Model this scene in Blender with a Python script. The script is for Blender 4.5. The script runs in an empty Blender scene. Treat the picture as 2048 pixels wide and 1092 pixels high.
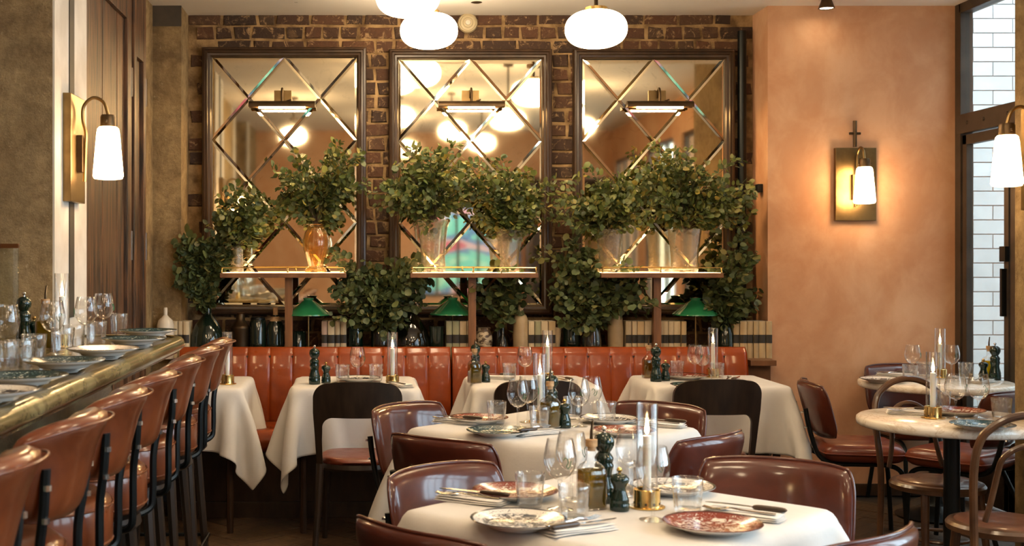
import bpy, math, random
import numpy as np
from math import sin, cos, pi, sqrt, radians, atan2
from mathutils import Vector, Matrix

# ------------------------------------------------------------------ camera, world, light, exposure
sc = bpy.context.scene
COL = sc.collection
CAM_Z, F, PX, PY = 1.45, 2400.0, 735.0, 520.0     # eye height and lens of the photograph (2048x1092)
cam = bpy.data.cameras.new('camera'); camo = bpy.data.objects.new('camera', cam); COL.objects.link(camo)
camo.location = (0, 0, CAM_Z); camo.rotation_euler = (pi/2, 0, 0)
cam.sensor_width = 36; cam.lens = 36*F/2048
cam.shift_x = (1024-PX)/2048; cam.shift_y = (PY-546)/2048
cam.clip_start = .05
cam.dof.use_dof = True; cam.dof.focus_distance = 6.0; cam.dof.aperture_fstop = 5.6
sc.camera = camo
world = bpy.data.worlds.new('world'); sc.world = world; world.use_nodes = True
bg = world.node_tree.nodes['Background']; bg.inputs[0].default_value = (.72, .86, 1.0, 1); bg.inputs[1].default_value = 3.4
sc.view_settings.view_transform = 'Standard'; sc.view_settings.look = 'None'
sc.view_settings.exposure = 1.85; sc.view_settings.gamma = 1; sc.view_settings.use_curve_mapping = False
cy = sc.cycles
cy.use_denoising = True; cy.max_bounces = 7; cy.diffuse_bounces = 3; cy.glossy_bounces = 5
cy.transparent_max_bounces = 28; cy.sample_clamp_indirect = 6; cy.caustics_reflective = False; cy.caustics_refractive = False
GLOBE_E, SCONCE_E, PICTURE_E, SHELF_E, FLAME_E = 8.5, 9.0, 80.0, 1.5, 22.0

def at(px, py, Y): return Vector(((px-PX)*Y/F, Y, CAM_Z-(py-PY)*Y/F))
def on(px, py, z):
    Y = (CAM_Z-z)*F/(py-PY); return Vector(((px-PX)*Y/F, Y, z))
def X(px, Y): return (px-PX)*Y/F
def Z(py, Y): return CAM_Z-(py-PY)*Y/F

# ------------------------------------------------------------------ helpers
class MB:
    def __init__(s): s.v = []; s.f = []; s.m = []; s.cur = 0
    def add(s, vs, fs):
        b = len(s.v); s.v += [tuple(p) for p in vs]
        for q in fs: s.f.append([b+i for i in q]); s.m.append(s.cur)
        return s
    def box(s, x0, x1, y0, y1, z0, z1, M=None):
        vs = [Vector((x, y, z)) for z in (z0, z1) for y in (y0, y1) for x in (x0, x1)]
        if M: vs = [M @ p for p in vs]
        return s.add(vs, [(0,2,3,1),(4,5,7,6),(0,1,5,4),(2,6,7,3),(0,4,6,2),(1,3,7,5)])
    def lathe(s, prof, n=24, c=(0,0,0), ripple=0, rn=0, rz=None, squash=None):
        vs = []; fs = []
        for r, z in prof:
            for i in range(n):
                a = 2*pi*i/n; rr = r
                if ripple and (rz is None or rz[0] <= z <= rz[1]): rr = r*(1+ripple*cos(rn*a))
                vs.append((c[0]+rr*cos(a), c[1]+rr*sin(a)*(squash or 1), c[2]+z))
        k = len(prof)
        for j in range(k-1):
            for i in range(n):
                i2 = (i+1) % n; fs.append((j*n+i, j*n+i2, (j+1)*n+i2, (j+1)*n+i))
        if prof[0][0] > 1e-4: fs.append(tuple(range(n-1, -1, -1)))
        if prof[-1][0] > 1e-4 and not getattr(s, 'open', False): fs.append(tuple((k-1)*n+i for i in range(n)))
        return s.add(vs, fs)
    def tube(s, path, r, n=10, closed=False, cap=True):
        P = [Vector(p) for p in path]; k = len(P)
        R = r if isinstance(r, (list, tuple)) else [r]*k
        vs = []; up = None
        for i in range(k):
            a = P[i-1] if (i > 0 or closed) else P[i]; b = P[(i+1) % k] if (i < k-1 or closed) else P[i]
            t = (b-a).normalized()
            if up is None:
                up = Vector((0,0,1)) if abs(t.z) < .9 else Vector((1,0,0))
            u = t.cross(up)
            if u.length < 1e-5: u = t.orthogonal()
            u.normalize(); w = u.cross(t).normalized(); up = w
            for j in range(n):
                an = 2*pi*j/n; vs.append(P[i]+R[i]*(cos(an)*u+sin(an)*w))
        fs = []
        for i in range(k if closed else k-1):
            i2 = (i+1) % k
            for j in range(n):
                j2 = (j+1) % n; fs.append((i*n+j, i*n+j2, i2*n+j2, i2*n+j))
        if cap and not closed:
            fs.append(tuple(range(n-1, -1, -1))); fs.append(tuple((k-1)*n+j for j in range(n)))
        return s.add(vs, fs)
    def grid(s, fn, nu, nv, wrap=False):
        vs = [fn(i/nu, j/nv) for j in range(nv+1) for i in range(nu+1)]; w = nu+1
        return s.add(vs, [(j*w+i, j*w+i+1, (j+1)*w+i+1, (j+1)*w+i) for j in range(nv) for i in range(nu)])
    def pad(s, W, H, T, fn, k=.2, nu=16, nv=12, e=6):
        """a padded panel: rounded-rectangle outline W x H, thickness T that falls off at the rim; fn maps (x, z, t) into place"""
        idx = {}; vs = []
        def g(i, j, side):
            edge = i in (0, nu) or j in (0, nv); key = (i, j, 0 if edge else side)
            if key in idx: return idx[key]
            u = -cos(pi*i/nu)*.5+.5*(2*i/nu-1); v = -cos(pi*j/nv)*.5+.5*(2*j/nv-1)
            t = sqrt(max(0, (1-abs(u)**e)*(1-abs(v)**e)))*T/2*side
            x = W/2*u*sqrt(1-k*v*v*abs(v)**2); z = H/2*v*sqrt(1-k*u*u*abs(u)**2)
            idx[key] = len(vs); vs.append(Vector(fn(x, z, 0 if edge else t))); return idx[key]
        fs = []
        for side in (1, -1):
            for j in range(nv):
                for i in range(nu):
                    q = [g(i,j,side), g(i+1,j,side), g(i+1,j+1,side), g(i,j+1,side)]
                    fs.append(q if side < 0 else q[::-1])
        s.add(vs, fs)
        rim = [(i, 0) for i in range(nu)]+[(nu, j) for j in range(nv)]+[(i, nv) for i in range(nu, 0, -1)]+[(0, j) for j in range(nv, 0, -1)]
        return [vs[idx[(i, j, 0)]] for i, j in rim]
    def mesh(s, name, mats, smooth=35, bevel=0):
        me = bpy.data.meshes.new(name); me.from_pydata(s.v, [], s.f)
        if not isinstance(mats, (list, tuple)): mats = [mats]
        for m in mats: me.materials.append(m)
        if len(mats) > 1: me.polygons.foreach_set('material_index', s.m)
        if bevel:
            import bmesh
            bm = bmesh.new(); bm.from_mesh(me)
            bmesh.ops.bevel(bm, geom=[e for e in bm.edges if e.calc_face_angle(0) > .6], offset=bevel, segments=2, affect='EDGES', profile=.7)
            bm.to_mesh(me); bm.free()
        if smooth:
            me.polygons.foreach_set('use_smooth', [True]*len(me.polygons))
            me.set_sharp_from_angle(angle=radians(smooth))
        me.update()
        return me
    def build(s, name, mats, parent=None, smooth=35, bevel=0, loc=None, rotz=None):
        return link(name, s.mesh(name, mats, smooth, bevel), parent, loc, rotz)
def link(name, me, parent=None, loc=None, rotz=None):
    o = bpy.data.objects.new(name, me); COL.objects.link(o)
    if parent: o.parent = parent
    if loc is not None: o.location = loc
    if rotz is not None: o.rotation_euler = (0, 0, rotz)
    return o
def tag(o, label=None, cat=None, group=None, kind=None):
    if label: o['label'] = label
    if cat: o['category'] = cat
    if group: o['group'] = group
    if kind: o['kind'] = kind
    return o
def thing(name, label, cat, loc=(0,0,0), rotz=0, group=None):
    o = bpy.data.objects.new(name, None); COL.objects.link(o); o.empty_display_size = .1
    o.location = loc; o.rotation_euler = (0, 0, rotz)
    return tag(o, label, cat, group)
def copy_tree(o, parent=None):
    c = o.copy(); COL.objects.link(c)
    if parent: c.parent = parent
    for ch in KIDS.get(o.name, []) or [q for q in o.children]: copy_tree(ch, c)
    return c
KIDS = {}
PROTO = {}
def place(kind, builder, loc, rotz=0, label=None, group=None):
    """first use builds the thing, every later use copies it with its parts"""
    if kind not in PROTO: PROTO[kind] = o = builder()
    else: o = copy_tree(PROTO[kind])
    o.location = loc; o.rotation_euler = (0, 0, rotz)
    if label: o['label'] = label
    if group: o['group'] = group
    elif 'group' in o: del o['group']
    return o
def arc(c, r, a0, a1, n, plane='xz'):
    out = []
    for i in range(n+1):
        a = a0+(a1-a0)*i/n
        out.append(Vector((c[0]+r*cos(a), c[1], c[2]+r*sin(a))) if plane == 'xz' else
                   Vector((c[0], c[1]+r*cos(a), c[2]+r*sin(a))) if plane == 'yz' else Vector((c[0]+r*cos(a), c[1]+r*sin(a), c[2])))
    return out
def spline(pts, n=6):
    P = [Vector(p) for p in pts]; P = [2*P[0]-P[1]]+P+[2*P[-1]-P[-2]]; out = []
    for i in range(1, len(P)-2):
        for k in range(n):
            t = k/n; a, b, c, d = P[i-1:i+3]
            out.append(.5*((2*b)+(c-a)*t+(2*a-5*b+4*c-d)*t*t+(3*b-a-3*c+d)*t**3))
    return out+[P[-2]]

# ------------------------------------------------------------------ materials
def nt(name):
    m = bpy.data.materials.new(name); m.use_nodes = True; t = m.node_tree
    return m, t, t.nodes['Principled BSDF'], t.nodes['Material Output']
def node(t, typ, **kw):
    n = t.nodes.new(typ)
    for k, v in kw.items(): setattr(n, k, v)
    return n
def coords(t, scale=(1,1,1), kind='Object'):
    tc = node(t, 'ShaderNodeTexCoord'); mp = node(t, 'ShaderNodeMapping'); mp.inputs['Scale'].default_value = scale
    if kind == 'World':
        g = node(t, 'ShaderNodeNewGeometry'); t.links.new(g.outputs['Position'], mp.inputs[0])
    else: t.links.new(tc.outputs[kind], mp.inputs[0])
    return mp.outputs[0]
def noise(t, co, scale, detail=4, rough=.55, dist=0):
    n = node(t, 'ShaderNodeTexNoise'); n.inputs['Scale'].default_value = scale; n.inputs['Detail'].default_value = detail
    n.inputs['Roughness'].default_value = rough; n.inputs['Distortion'].default_value = dist
    t.links.new(co, n.inputs['Vector']); return n.outputs['Fac']
def ramp(t, fac, stops):
    r = node(t, 'ShaderNodeValToRGB'); e = r.color_ramp.elements
    while len(e) < len(stops): e.new(.5)
    for q, (p, c) in zip(e, stops): q.position = p; q.color = (*c, 1) if len(c) == 3 else c
    t.links.new(fac, r.inputs[0]); return r.outputs[0]
def mix(t, fac, a, b, mode='MIX'):
    n = node(t, 'ShaderNodeMix', data_type='RGBA', blend_type=mode)
    for sck, v in ((n.inputs['Factor'], fac), (n.inputs[6], a), (n.inputs[7], b)):
        if isinstance(v, (int, float)): sck.default_value = v
        elif isinstance(v, tuple): sck.default_value = (*v, 1)
        else: t.links.new(v, sck)
    return n.outputs[2]
def mathn(t, op, a, b=0):
    n = node(t, 'ShaderNodeMath', operation=op)
    for i, v in enumerate((a, b)):
        if isinstance(v, (int, float)): n.inputs[i].default_value = v
        else: t.links.new(v, n.inputs[i])
    return n.outputs[0]
def bumpn(t, b, h, strength, dist=.01):
    n = node(t, 'ShaderNodeBump'); n.inputs['Strength'].default_value = strength; n.inputs['Distance'].default_value = dist
    t.links.new(h, n.inputs['Height']); t.links.new(n.outputs[0], b.inputs['Normal'])
def M(name, c1, c2=None, scale=6, rough=.5, metal=0, bump=0, bscale=None, coat=0, detail=4, stretch=(1,1,1), lo=.35, hi=.65, kind='Object', vary=0, spec=.5, sheen=0):
    m, t, b, o = nt(name)
    b.inputs['Roughness'].default_value = rough; b.inputs['Metallic'].default_value = metal
    b.inputs['Specular IOR Level'].default_value = spec; b.inputs['Coat Weight'].default_value = coat; b.inputs['Coat Roughness'].default_value = .12
    b.inputs['Base Color'].default_value = (*c1, 1)
    if c2 or bump or vary:
        co = coords(t, stretch, kind)
        if vary:
            oi = node(t, 'ShaderNodeObjectInfo'); ad = node(t, 'ShaderNodeVectorMath', operation='ADD')
            sh = mathn(t, 'MULTIPLY', oi.outputs['Random'], 37.0); t.links.new(co, ad.inputs[0]); t.links.new(sh, ad.inputs[1]); co = ad.outputs[0]
        col = None
        if c2: col = ramp(t, noise(t, co, scale, detail), [(lo, c1), (hi, c2)])
        if vary:
            k = mathn(t, 'MULTIPLY_ADD', oi.outputs['Random'], vary); k.node.inputs[2].default_value = 1-vary/2
            col = mix(t, 1.0, col if col else c1, k, 'MULTIPLY')
        if col: t.links.new(col, b.inputs['Base Color'])
        if bump: bumpn(t, b, noise(t, co, bscale or scale*4, 5), bump)
    return m
def emit(name, col, s):
    m, t, b, o = nt(name); e = node(t, 'ShaderNodeEmission'); e.inputs[0].default_value = (*col, 1); e.inputs[1].default_value = s
    t.links.new(e.outputs[0], o.inputs[0]); t.nodes.remove(b); return m
def glass(name, tint=(1,1,1), base=.05, power=3.2, rough=.015, body=0, bodycol=(.9,.9,.9), bump=0, bscale=60):
    """thin clear glass: see-through, with reflections that grow towards grazing angles"""
    m, t, b, o = nt(name); t.nodes.remove(b)
    tr = node(t, 'ShaderNodeBsdfTransparent'); tr.inputs[0].default_value = (*tint, 1)
    gl = node(t, 'ShaderNodeBsdfGlossy'); gl.inputs['Roughness'].default_value = rough
    lw = node(t, 'ShaderNodeLayerWeight'); lw.inputs[0].default_value = .5
    k = mathn(t, 'POWER', lw.outputs['Facing'], power); k = mathn(t, 'MULTIPLY_ADD', k, .8); k.node.inputs[2].default_value = base
    mx = node(t, 'ShaderNodeMixShader'); t.links.new(k, mx.inputs[0]); t.links.new(gl.outputs[0], mx.inputs[2])
    src = tr.outputs[0]
    if body:
        df = node(t, 'ShaderNodeBsdfTranslucent'); df.inputs[0].default_value = (*bodycol, 1)
        d2 = node(t, 'ShaderNodeBsdfDiffuse'); d2.inputs[0].default_value = (*bodycol, 1)
        m1 = node(t, 'ShaderNodeMixShader'); m1.inputs[0].default_value = .5; t.links.new(df.outputs[0], m1.inputs[1]); t.links.new(d2.outputs[0], m1.inputs[2])
        m2 = node(t, 'ShaderNodeMixShader'); m2.inputs[0].default_value = body; t.links.new(tr.outputs[0], m2.inputs[1]); t.links.new(m1.outputs[0], m2.inputs[2]); src = m2.outputs[0]
    if bump:
        bn = node(t, 'ShaderNodeBump'); bn.inputs['Strength'].default_value = bump; bn.inputs['Distance'].default_value = .006
        t.links.new(noise(t, coords(t), bscale, 3), bn.inputs['Height']); t.links.new(bn.outputs[0], gl.inputs['Normal'])
    t.links.new(src, mx.inputs[1]); t.links.new(mx.outputs[0], o.inputs[0])
    return m

def mat_brick():
    m, t, b, o = nt('brick'); co = coords(t, kind='World'); oi = node(t, 'ShaderNodeObjectInfo')
    base = ramp(t, oi.outputs['Random'], [(0, (.030,.016,.010)), (.3, (.055,.026,.014)), (.55, (.095,.040,.018)), (.8, (.16,.062,.024)), (1, (.085,.05,.026))])
    c = mix(t, mathn(t, 'MULTIPLY', noise(t, co, 26, 6, .7), .9), base, (.05,.028,.018))
    sp = ramp(t, noise(t, co, 17, 8, .75, 1.0), [(.55, (0,0,0)), (.63, (1,1,1))])
    sp2 = ramp(t, noise(t, co, 6, 7, .7, 1.5), [(.55, (0,0,0)), (.68, (1,1,1))]); c = mix(t, mathn(t, 'MULTIPLY', sp2, .6), c, (.20,.12,.055)); c = mix(t, sp, c, (.36,.23,.115)); t.links.new(c, b.inputs['Base Color'])
    b.inputs['Roughness'].default_value = .85; bumpn(t, b, noise(t, co, 60, 6, .7), .8, .012); return m
def mat_stone():
    m, t, b, o = nt('weathered_stone'); co = coords(t, kind='World')
    c = ramp(t, noise(t, co, 2.6, 9, .7, .5), [(.28, (.13,.080,.034)), (.46, (.31,.205,.092)), (.6, (.43,.30,.145)), (.75, (.56,.42,.23))])
    g = ramp(t, noise(t, co, 16, 7, .75), [(.35, (.5,.48,.44)), (.6, (1.1,1.1,1.1))]); c = mix(t, .6, c, g, 'MULTIPLY')
    sp = ramp(t, noise(t, co, 22, 6, .75), [(.62, (0,0,0)), (.69, (1,1,1))]); c = mix(t, mathn(t, 'MULTIPLY', sp, .6), c, (.60,.46,.28))
    dk = ramp(t, noise(t, co, 1.7, 6, .65, .8), [(.57, (0,0,0)), (.66, (1,1,1))]); c = mix(t, mathn(t, 'MULTIPLY', dk, .5), c, (.10,.058,.024))
    t.links.new(c, b.inputs['Base Color']); b.inputs['Roughness'].default_value = .9; bumpn(t, b, noise(t, co, 26, 9, .75), .9, .02); return m
def mat_plaster():
    m, t, b, o = nt('terracotta_plaster'); co = coords(t, (1,1,.8), kind='World')
    c = ramp(t, noise(t, co, 1.5, 7, .6, .35), [(.3, (.54,.25,.12)), (.5, (.65,.355,.195)), (.7, (.72,.455,.285))])
    c2 = ramp(t, noise(t, co, 4, 7, .62, .4), [(.40, (.48,.215,.10)), (.62, (.71,.43,.26))])
    c = mix(t, .35, c, c2); t.links.new(c, b.inputs['Base Color']); b.inputs['Roughness'].default_value = .75
    bumpn(t, b, noise(t, co, 14, 7, .6), .18, .01); return m
def mat_marble(name, a, bcol, vein, scale, rough=.18):
    m, t, b, o = nt(name); co = coords(t, (1,.6,1), 'World')
    c = ramp(t, noise(t, co, scale, 7, .6, 1.2), [(.35, a), (.65, bcol)])
    v = ramp(t, noise(t, co, scale*1.4, 8, .65, 2.4), [(.46, (0,0,0)), (.5, (1,1,1)), (.54, (0,0,0))])
    c = mix(t, mathn(t, 'MULTIPLY', v, .6), c, vein); t.links.new(c, b.inputs['Base Color']); b.inputs['Roughness'].default_value = rough; return m
def mat_mirror():
    m, t, b, o = nt('antique_mirror'); co = coords(t, kind='World')
    sp = ramp(t, noise(t, co, 9, 9, .75, 1.2), [(.56, (0,0,0)), (.72, (1,1,1))])
    c = mix(t, mathn(t, 'MULTIPLY', sp, .45), (.80,.69,.48), (.40,.32,.18)); t.links.new(c, b.inputs['Base Color'])
    b.inputs['Metallic'].default_value = 1; b.inputs['Roughness'].default_value = .035; return m
def mat_plate(name, ground, motif, rimcol, th=.5, rr=.125):
    m, t, b, o = nt(name); tc = node(t, 'ShaderNodeTexCoord'); co = tc.outputs['Object']
    sx = node(t, 'ShaderNodeVectorMath', operation='MULTIPLY'); sx.inputs[1].default_value = (1,1,0); t.links.new(co, sx.inputs[0])
    ln = node(t, 'ShaderNodeVectorMath', operation='LENGTH'); t.links.new(sx.outputs[0], ln.inputs[0])
    r = mathn(t, 'DIVIDE', ln.outputs['Value'], rr)
    pat = ramp(t, noise(t, sx.outputs[0], 42, 4, .7, 1.5), [(th-.03, (0,0,0)), (th+.03, (1,1,1))])
    zone = ramp(t, r, [(.0, (1,1,1)), (.72, (1,1,1)), (.78, (0,0,0))])
    small = ramp(t, noise(t, sx.outputs[0], 90, 2, .5, 2), [(.58, (0,0,0)), (.62, (1,1,1))])
    c = mix(t, mathn(t, 'MULTIPLY', pat, zone), ground, motif)
    band = ramp(t, r, [(.79, (0,0,0)), (.81, (1,1,1)), (.9, (1,1,1)), (.92, (0,0,0))])
    c = mix(t, mathn(t, 'MULTIPLY', mathn(t, 'MULTIPLY', small, band), .8), c, motif)
    rim = ramp(t, r, [(.93, (0,0,0)), (.945, (1,1,1))]); c = mix(t, rim, c, rimcol)
    g = node(t, 'ShaderNodeNewGeometry'); sz = node(t, 'ShaderNodeSeparateXYZ'); t.links.new(g.outputs['Normal'], sz.inputs[0])
    up = mathn(t, 'GREATER_THAN', sz.outputs[2], .0); c = mix(t, up, (.78,.73,.66), c)
    t.links.new(c, b.inputs['Base Color']); b.inputs['Roughness'].default_value = .16; return m
def mat_leaf(name, cols):
    m, t, b, o = nt(name); g = node(t, 'ShaderNodeNewGeometry'); oi = node(t, 'ShaderNodeObjectInfo')
    r = mathn(t, 'FRACT', mathn(t, 'ADD', g.outputs['Random Per Island'], oi.outputs['Random']))
    c = ramp(t, r, [(i/(len(cols)-1), tuple(1.25*x for x in q)) for i, q in enumerate(cols)]); t.links.new(c, b.inputs['Base Color'])
    b.inputs['Roughness'].default_value = .5
    tl = node(t, 'ShaderNodeBsdfTranslucent'); t.links.new(c, tl.inputs[0]); mx = node(t, 'ShaderNodeMixShader'); mx.inputs[0].default_value = .22
    t.links.new(b.outputs[0], mx.inputs[1]); t.links.new(tl.outputs[0], mx.inputs[2]); t.links.new(mx.outputs[0], o.inputs[0]); return m
def mat_leather(name, c1, c2, rough=.3, coat=.25, bump=.08):
    m, t, b, o = nt(name); co = coords(t); c = ramp(t, noise(t, co, 7, 6, .6, .6), [(.3, c1), (.7, c2)]); t.links.new(c, b.inputs['Base Color'])
    r = ramp(t, noise(t, co, 9, 5), [(.3, (rough-.08,)*3), (.7, (rough+.12,)*3)]); t.links.new(r, b.inputs['Roughness'])
    b.inputs['Coat Weight'].default_value = coat; b.inputs['Coat Roughness'].default_value = .11; b.inputs['Specular IOR Level'].default_value = .25
    bumpn(t, b, noise(t, co, 9, 5, .5, .4), bump, .012); return m

BRICK, STONE, PLASTER, MIRROR = mat_brick(), mat_stone(), mat_plaster(), mat_mirror()
MORTAR = M('mortar', (.13,.075,.03), (.40,.26,.12), 9, .95, bump=.6, bscale=70, kind='World')
CEIL = M('ceiling_paint', (.86,.81,.75), (.90,.85,.79), 3, .8, bump=.05, kind='World')
WHITEPAINT = M('worn_white_paint', (.52,.46,.38), (.68,.62,.54), 4, .7, bump=.15, kind='World')
DARKPAINT = M('dark_paint', (.035,.028,.02), (.06,.045,.03), 9, .6, kind='World')
WOODOLD = M('old_brown_wood', (.018,.008,.004), (.12,.05,.018), 7, .5, bump=.25, stretch=(6,6,.5), bscale=14, kind='World', lo=.40, hi=.62)
WOODDARK = M('dark_frame_wood', (.028,.014,.007), (.055,.028,.013), 5, .34, bump=.08, stretch=(3,3,1))
WOODMID = M('shelf_wood', (.13,.050,.018), (.21,.09,.035), 5, .4, stretch=(2,8,1))
WOODPOST = M('post_wood', (.15,.06,.02), (.26,.11,.04), 5, .4, stretch=(8,8,.8))
WOODCHAIR = M('dark_chair_wood', (.018,.011,.007), (.034,.020,.012), 5, .38, stretch=(6,6,.8), kind='Object')
WOODBENT = M('bentwood', (.06,.026,.012), (.13,.06,.027), 9, .3, coat=.3)
FLOORW = M('floor_plank_wood', (.05,.028,.014), (.115,.066,.033), 7, .5, bump=.2, stretch=(2,9,1), vary=.7)
STEEL = M('black_steel', (.012,.014,.014), None, rough=.35, metal=.6, spec=.5)
STEELFRAME = M('bronze_steel_frame', (.045,.033,.024), (.07,.05,.036), 8, .45, metal=.3)
CHROME = M('polished_steel', (.75,.73,.70), rough=.16, metal=1)
BRASS = M('brass', (.72,.48,.17), rough=.2, metal=1)
BRASSOLD = M('aged_brass', (.20,.13,.055), (.30,.20,.085), 8, .34, metal=1)
BRONZE = M('dark_bronze', (.07,.045,.025), (.11,.07,.035), 8, .4, metal=.9)
COPPER = M('copper', (.22,.10,.045), rough=.35, metal=1)
LEATHER = mat_leather('oxblood_leather', (.055,.010,.005), (.095,.019,.008), .36, .75)
STOOLLEATHER = mat_leather('tan_leather', (.115,.026,.008), (.19,.048,.014), .34, .6)
BANQ = mat_leather('orange_red_leather', (.215,.035,.005), (.31,.056,.009), .34, .5)
SEATPAD = mat_leather('red_brown_seat_leather', (.12,.022,.009), (.19,.040,.015), .36, .4)
LINEN = M('white_linen', (.66,.63,.59), (.72,.69,.65), 4, .85, bump=.12, bscale=26)
NAPKIN = M('napkin_linen', (.76,.71,.65), (.84,.80,.75), 9, .9, bump=.1)
MARBLEBAR = mat_marble('olive_marble', (.16,.12,.05), (.28,.22,.10), (.07,.052,.022), 3.2, .16)
MARBLEWHITE = mat_marble('cream_marble', (.80,.72,.60), (.88,.82,.72), (.55,.42,.28), 3.0, .16)
BARFRONT = mat_marble('dark_olive_marble', (.05,.042,.022), (.13,.105,.055), (.20,.17,.09), 5, .3)
GREENLAQ = M('dark_green_lacquer', (.004,.018,.012), rough=.07, coat=.3)
GREENENAMEL = M('green_enamel', (.018,.17,.062), (.026,.21,.08), 8, .14, coat=.5)
CERAMICW = M('white_glaze', (.62,.56,.48), rough=.18)
STONEWARE = M('stoneware', (.42,.30,.16), (.55,.42,.25), 7, .4, bump=.05)
POTTERY = M('banded_pottery', (.10,.06,.035), (.62,.50,.33), 22, .4, lo=.47, hi=.53, stretch=(1,1,2))
CORK = M('cork', (.42,.24,.11), (.58,.37,.19), 60, .8)
WAX = M('candle_wax', (.93,.89,.82), rough=.45); WAX.node_tree.nodes['Principled BSDF'].inputs['Subsurface Weight'].default_value = .4; WAX.node_tree.nodes['Principled BSDF'].inputs['Subsurface Radius'].default_value = (.02,.012,.006)
DARKGLASS = M('dark_green_glass', (.008,.016,.010), rough=.06, coat=.5)
GREENGLASS = glass('green_glass', (.22,.52,.36), .07, 2.6, body=.18, bodycol=(.02,.12,.07))
BOTTLEGLASS = glass('smoky_bottle_glass', (.35,.36,.27), .08, 2.6, body=.25, bodycol=(.03,.03,.015))
CLEAR = glass('clear_glass', (.99,.99,.985), .06, 2.3)
TUMBLERG = glass('tumbler_glass', (.985,.985,.98), .075, 2.0, body=.02, bump=.0)
CRYSTAL = glass('cut_crystal', (.96,.93,.86), .09, 1.7, .04, body=.06, bodycol=(.85,.62,.35), bump=.9, bscale=70)  # clear glass; amber in tint and body imitates the warm glow from below
AMBERGL = glass('amber_glass', (.96,.84,.60), .06, 2.0, .05, body=.12, bodycol=(.85,.52,.20), bump=.3, bscale=30)
PANE = glass('window_glass', (.93,.97,.97), .05, 3.0)
OIL = glass('olive_oil', (.50,.38,.02), .04, 3.0, body=.35, bodycol=(.30,.21,.010))
OILYELLOW = glass('yellow_oil', (.85,.65,.03), .05, 3.0, body=.6, bodycol=(.75,.55,.02))
OPAL = emit('lit_opal_glass', (1.0,.76,.48), GLOBE_E)
OPALS = emit('lit_sconce_glass', (1.0,.64,.32), SCONCE_E)
LAMPSTRIP = emit('picture_light_bulb', (1.0,.62,.26), PICTURE_E)
SHELFGLOW = emit('lit_shelf_panel', (1.0,.62,.28), SHELF_E)
FLAME = emit('candle_flame', (1.0,.66,.30), FLAME_E)
SPOTE = emit('spot_bulb', (1.0,.78,.5), 12)
TILE = M('white_glazed_brick', (.42,.44,.43), (.48,.50,.49), 5, .22, vary=.14, kind='World')
GROUT = M('grey_grout', (.26,.22,.20), rough=.9)
LEAF = mat_leaf('eucalyptus_leaf', [(.035,.05,.014), (.07,.095,.022), (.11,.135,.032), (.065,.10,.045), (.19,.19,.04), (.10,.13,.07), (.26,.20,.035)])
LEAFD = mat_leaf('dark_eucalyptus_leaf', [(.026,.038,.012), (.05,.07,.02), (.075,.105,.045), (.13,.145,.045), (.055,.08,.035), (.20,.17,.05)])
STEMW = M('brown_stem', (.06,.04,.02), rough=.7)
BOOKS = [M('book_cloth_cream', (.56,.45,.28), (.62,.50,.33), 8, .7, vary=.25), M('book_cloth_sage', (.30,.29,.17), rough=.7, vary=.2), M('book_cloth_buff', (.48,.34,.18), (.54,.40,.22), 8, .7, vary=.25), M('book_cloth_pink', (.45,.32,.26), rough=.7)]
BOOKLABEL = M('book_label_black', (.03,.024,.018), rough=.6)
PAGES = M('book_pages', (.60,.52,.38), rough=.9)
PLATES = {'teal': mat_plate('teal_plate', (.018,.055,.065), (.62,.58,.48), (.012,.03,.034), .57),
          'red': mat_plate('red_plate', (.22,.038,.022), (.74,.66,.55), (.09,.02,.015), .52),
          'navy': mat_plate('navy_white_plate', (.78,.73,.66), (.045,.05,.065), (.05,.045,.045), .47)}

# ------------------------------------------------------------------ the room
FL = -.04; CEILZ = 3.06; WALLY = 7.9; PILY = 7.6
def struct(name, mb, mat, parent=None, smooth=0, bevel=0):
    o = mb.build(name, mat, parent, smooth, bevel)
    if not parent: o['kind'] = 'structure'
    return o
floor = struct('floor', MB().box(-4, 4.2, -3.6, 8.3, FL-.2, FL-.012), DARKPAINT)
struct('ceiling', MB().box(-4, 3.95, 5.9, 8.2, CEILZ, CEILZ+.5).box(-4, 3.95, -3.6, 5.9, 3.42, CEILZ+.5), CEIL)
wall_back = struct('wall_back', MB().box(-1.9, 2.60, WALLY, WALLY+.25, FL, CEILZ), MORTAR)
struct('wall_left', MB().box(-3.6, -1.30, 4.95, 5.52, FL, CEILZ).box(-3.6, -1.36, 5.52, 7.6, FL, CEILZ)
       .box(-3.6, -1.18, PILY, WALLY+.2, FL, CEILZ), STONE)
struct('trim_1', MB().box(-1.30, -1.292, 4.955, 5.52, FL, CEILZ), WHITEPAINT)
struct('trim_2', MB().box(-1.295, -1.287, 5.19, 5.27, 1.2, CEILZ), DARKPAINT)
struct('trim_3', MB().box(-1.45, -1.178, PILY-.006, PILY, 2.93, CEILZ), DARKPAINT)
struct('wall_far_left', MB().box(-3.6, -1.72, .3, 2.3, FL, 3.42).box(-3.6, -1.72, -2.6, -1.3, FL, 3.42), STONE)
struct('trim_4', MB().box(-1.735, -1.712, 2.0, 2.31, FL, 3.42).box(-1.735, -1.712, .29, .5, FL, 3.42).box(-1.735, -1.712, -1.5, -1.29, FL, 3.42), WHITEPAINT)
struct('wall_side', MB().box(-3.9, -3.6, -3.6, 5.2, FL, 3.42), PLASTER)
struct('wall_front', MB().box(2.535, 3.77, PILY, WALLY+.3, FL, CEILZ), PLASTER)
struct('baseboard_front', MB().box(2.54, 3.74, PILY-.018, PILY, FL, FL+.075), WOODDARK, bevel=.004)
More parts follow.
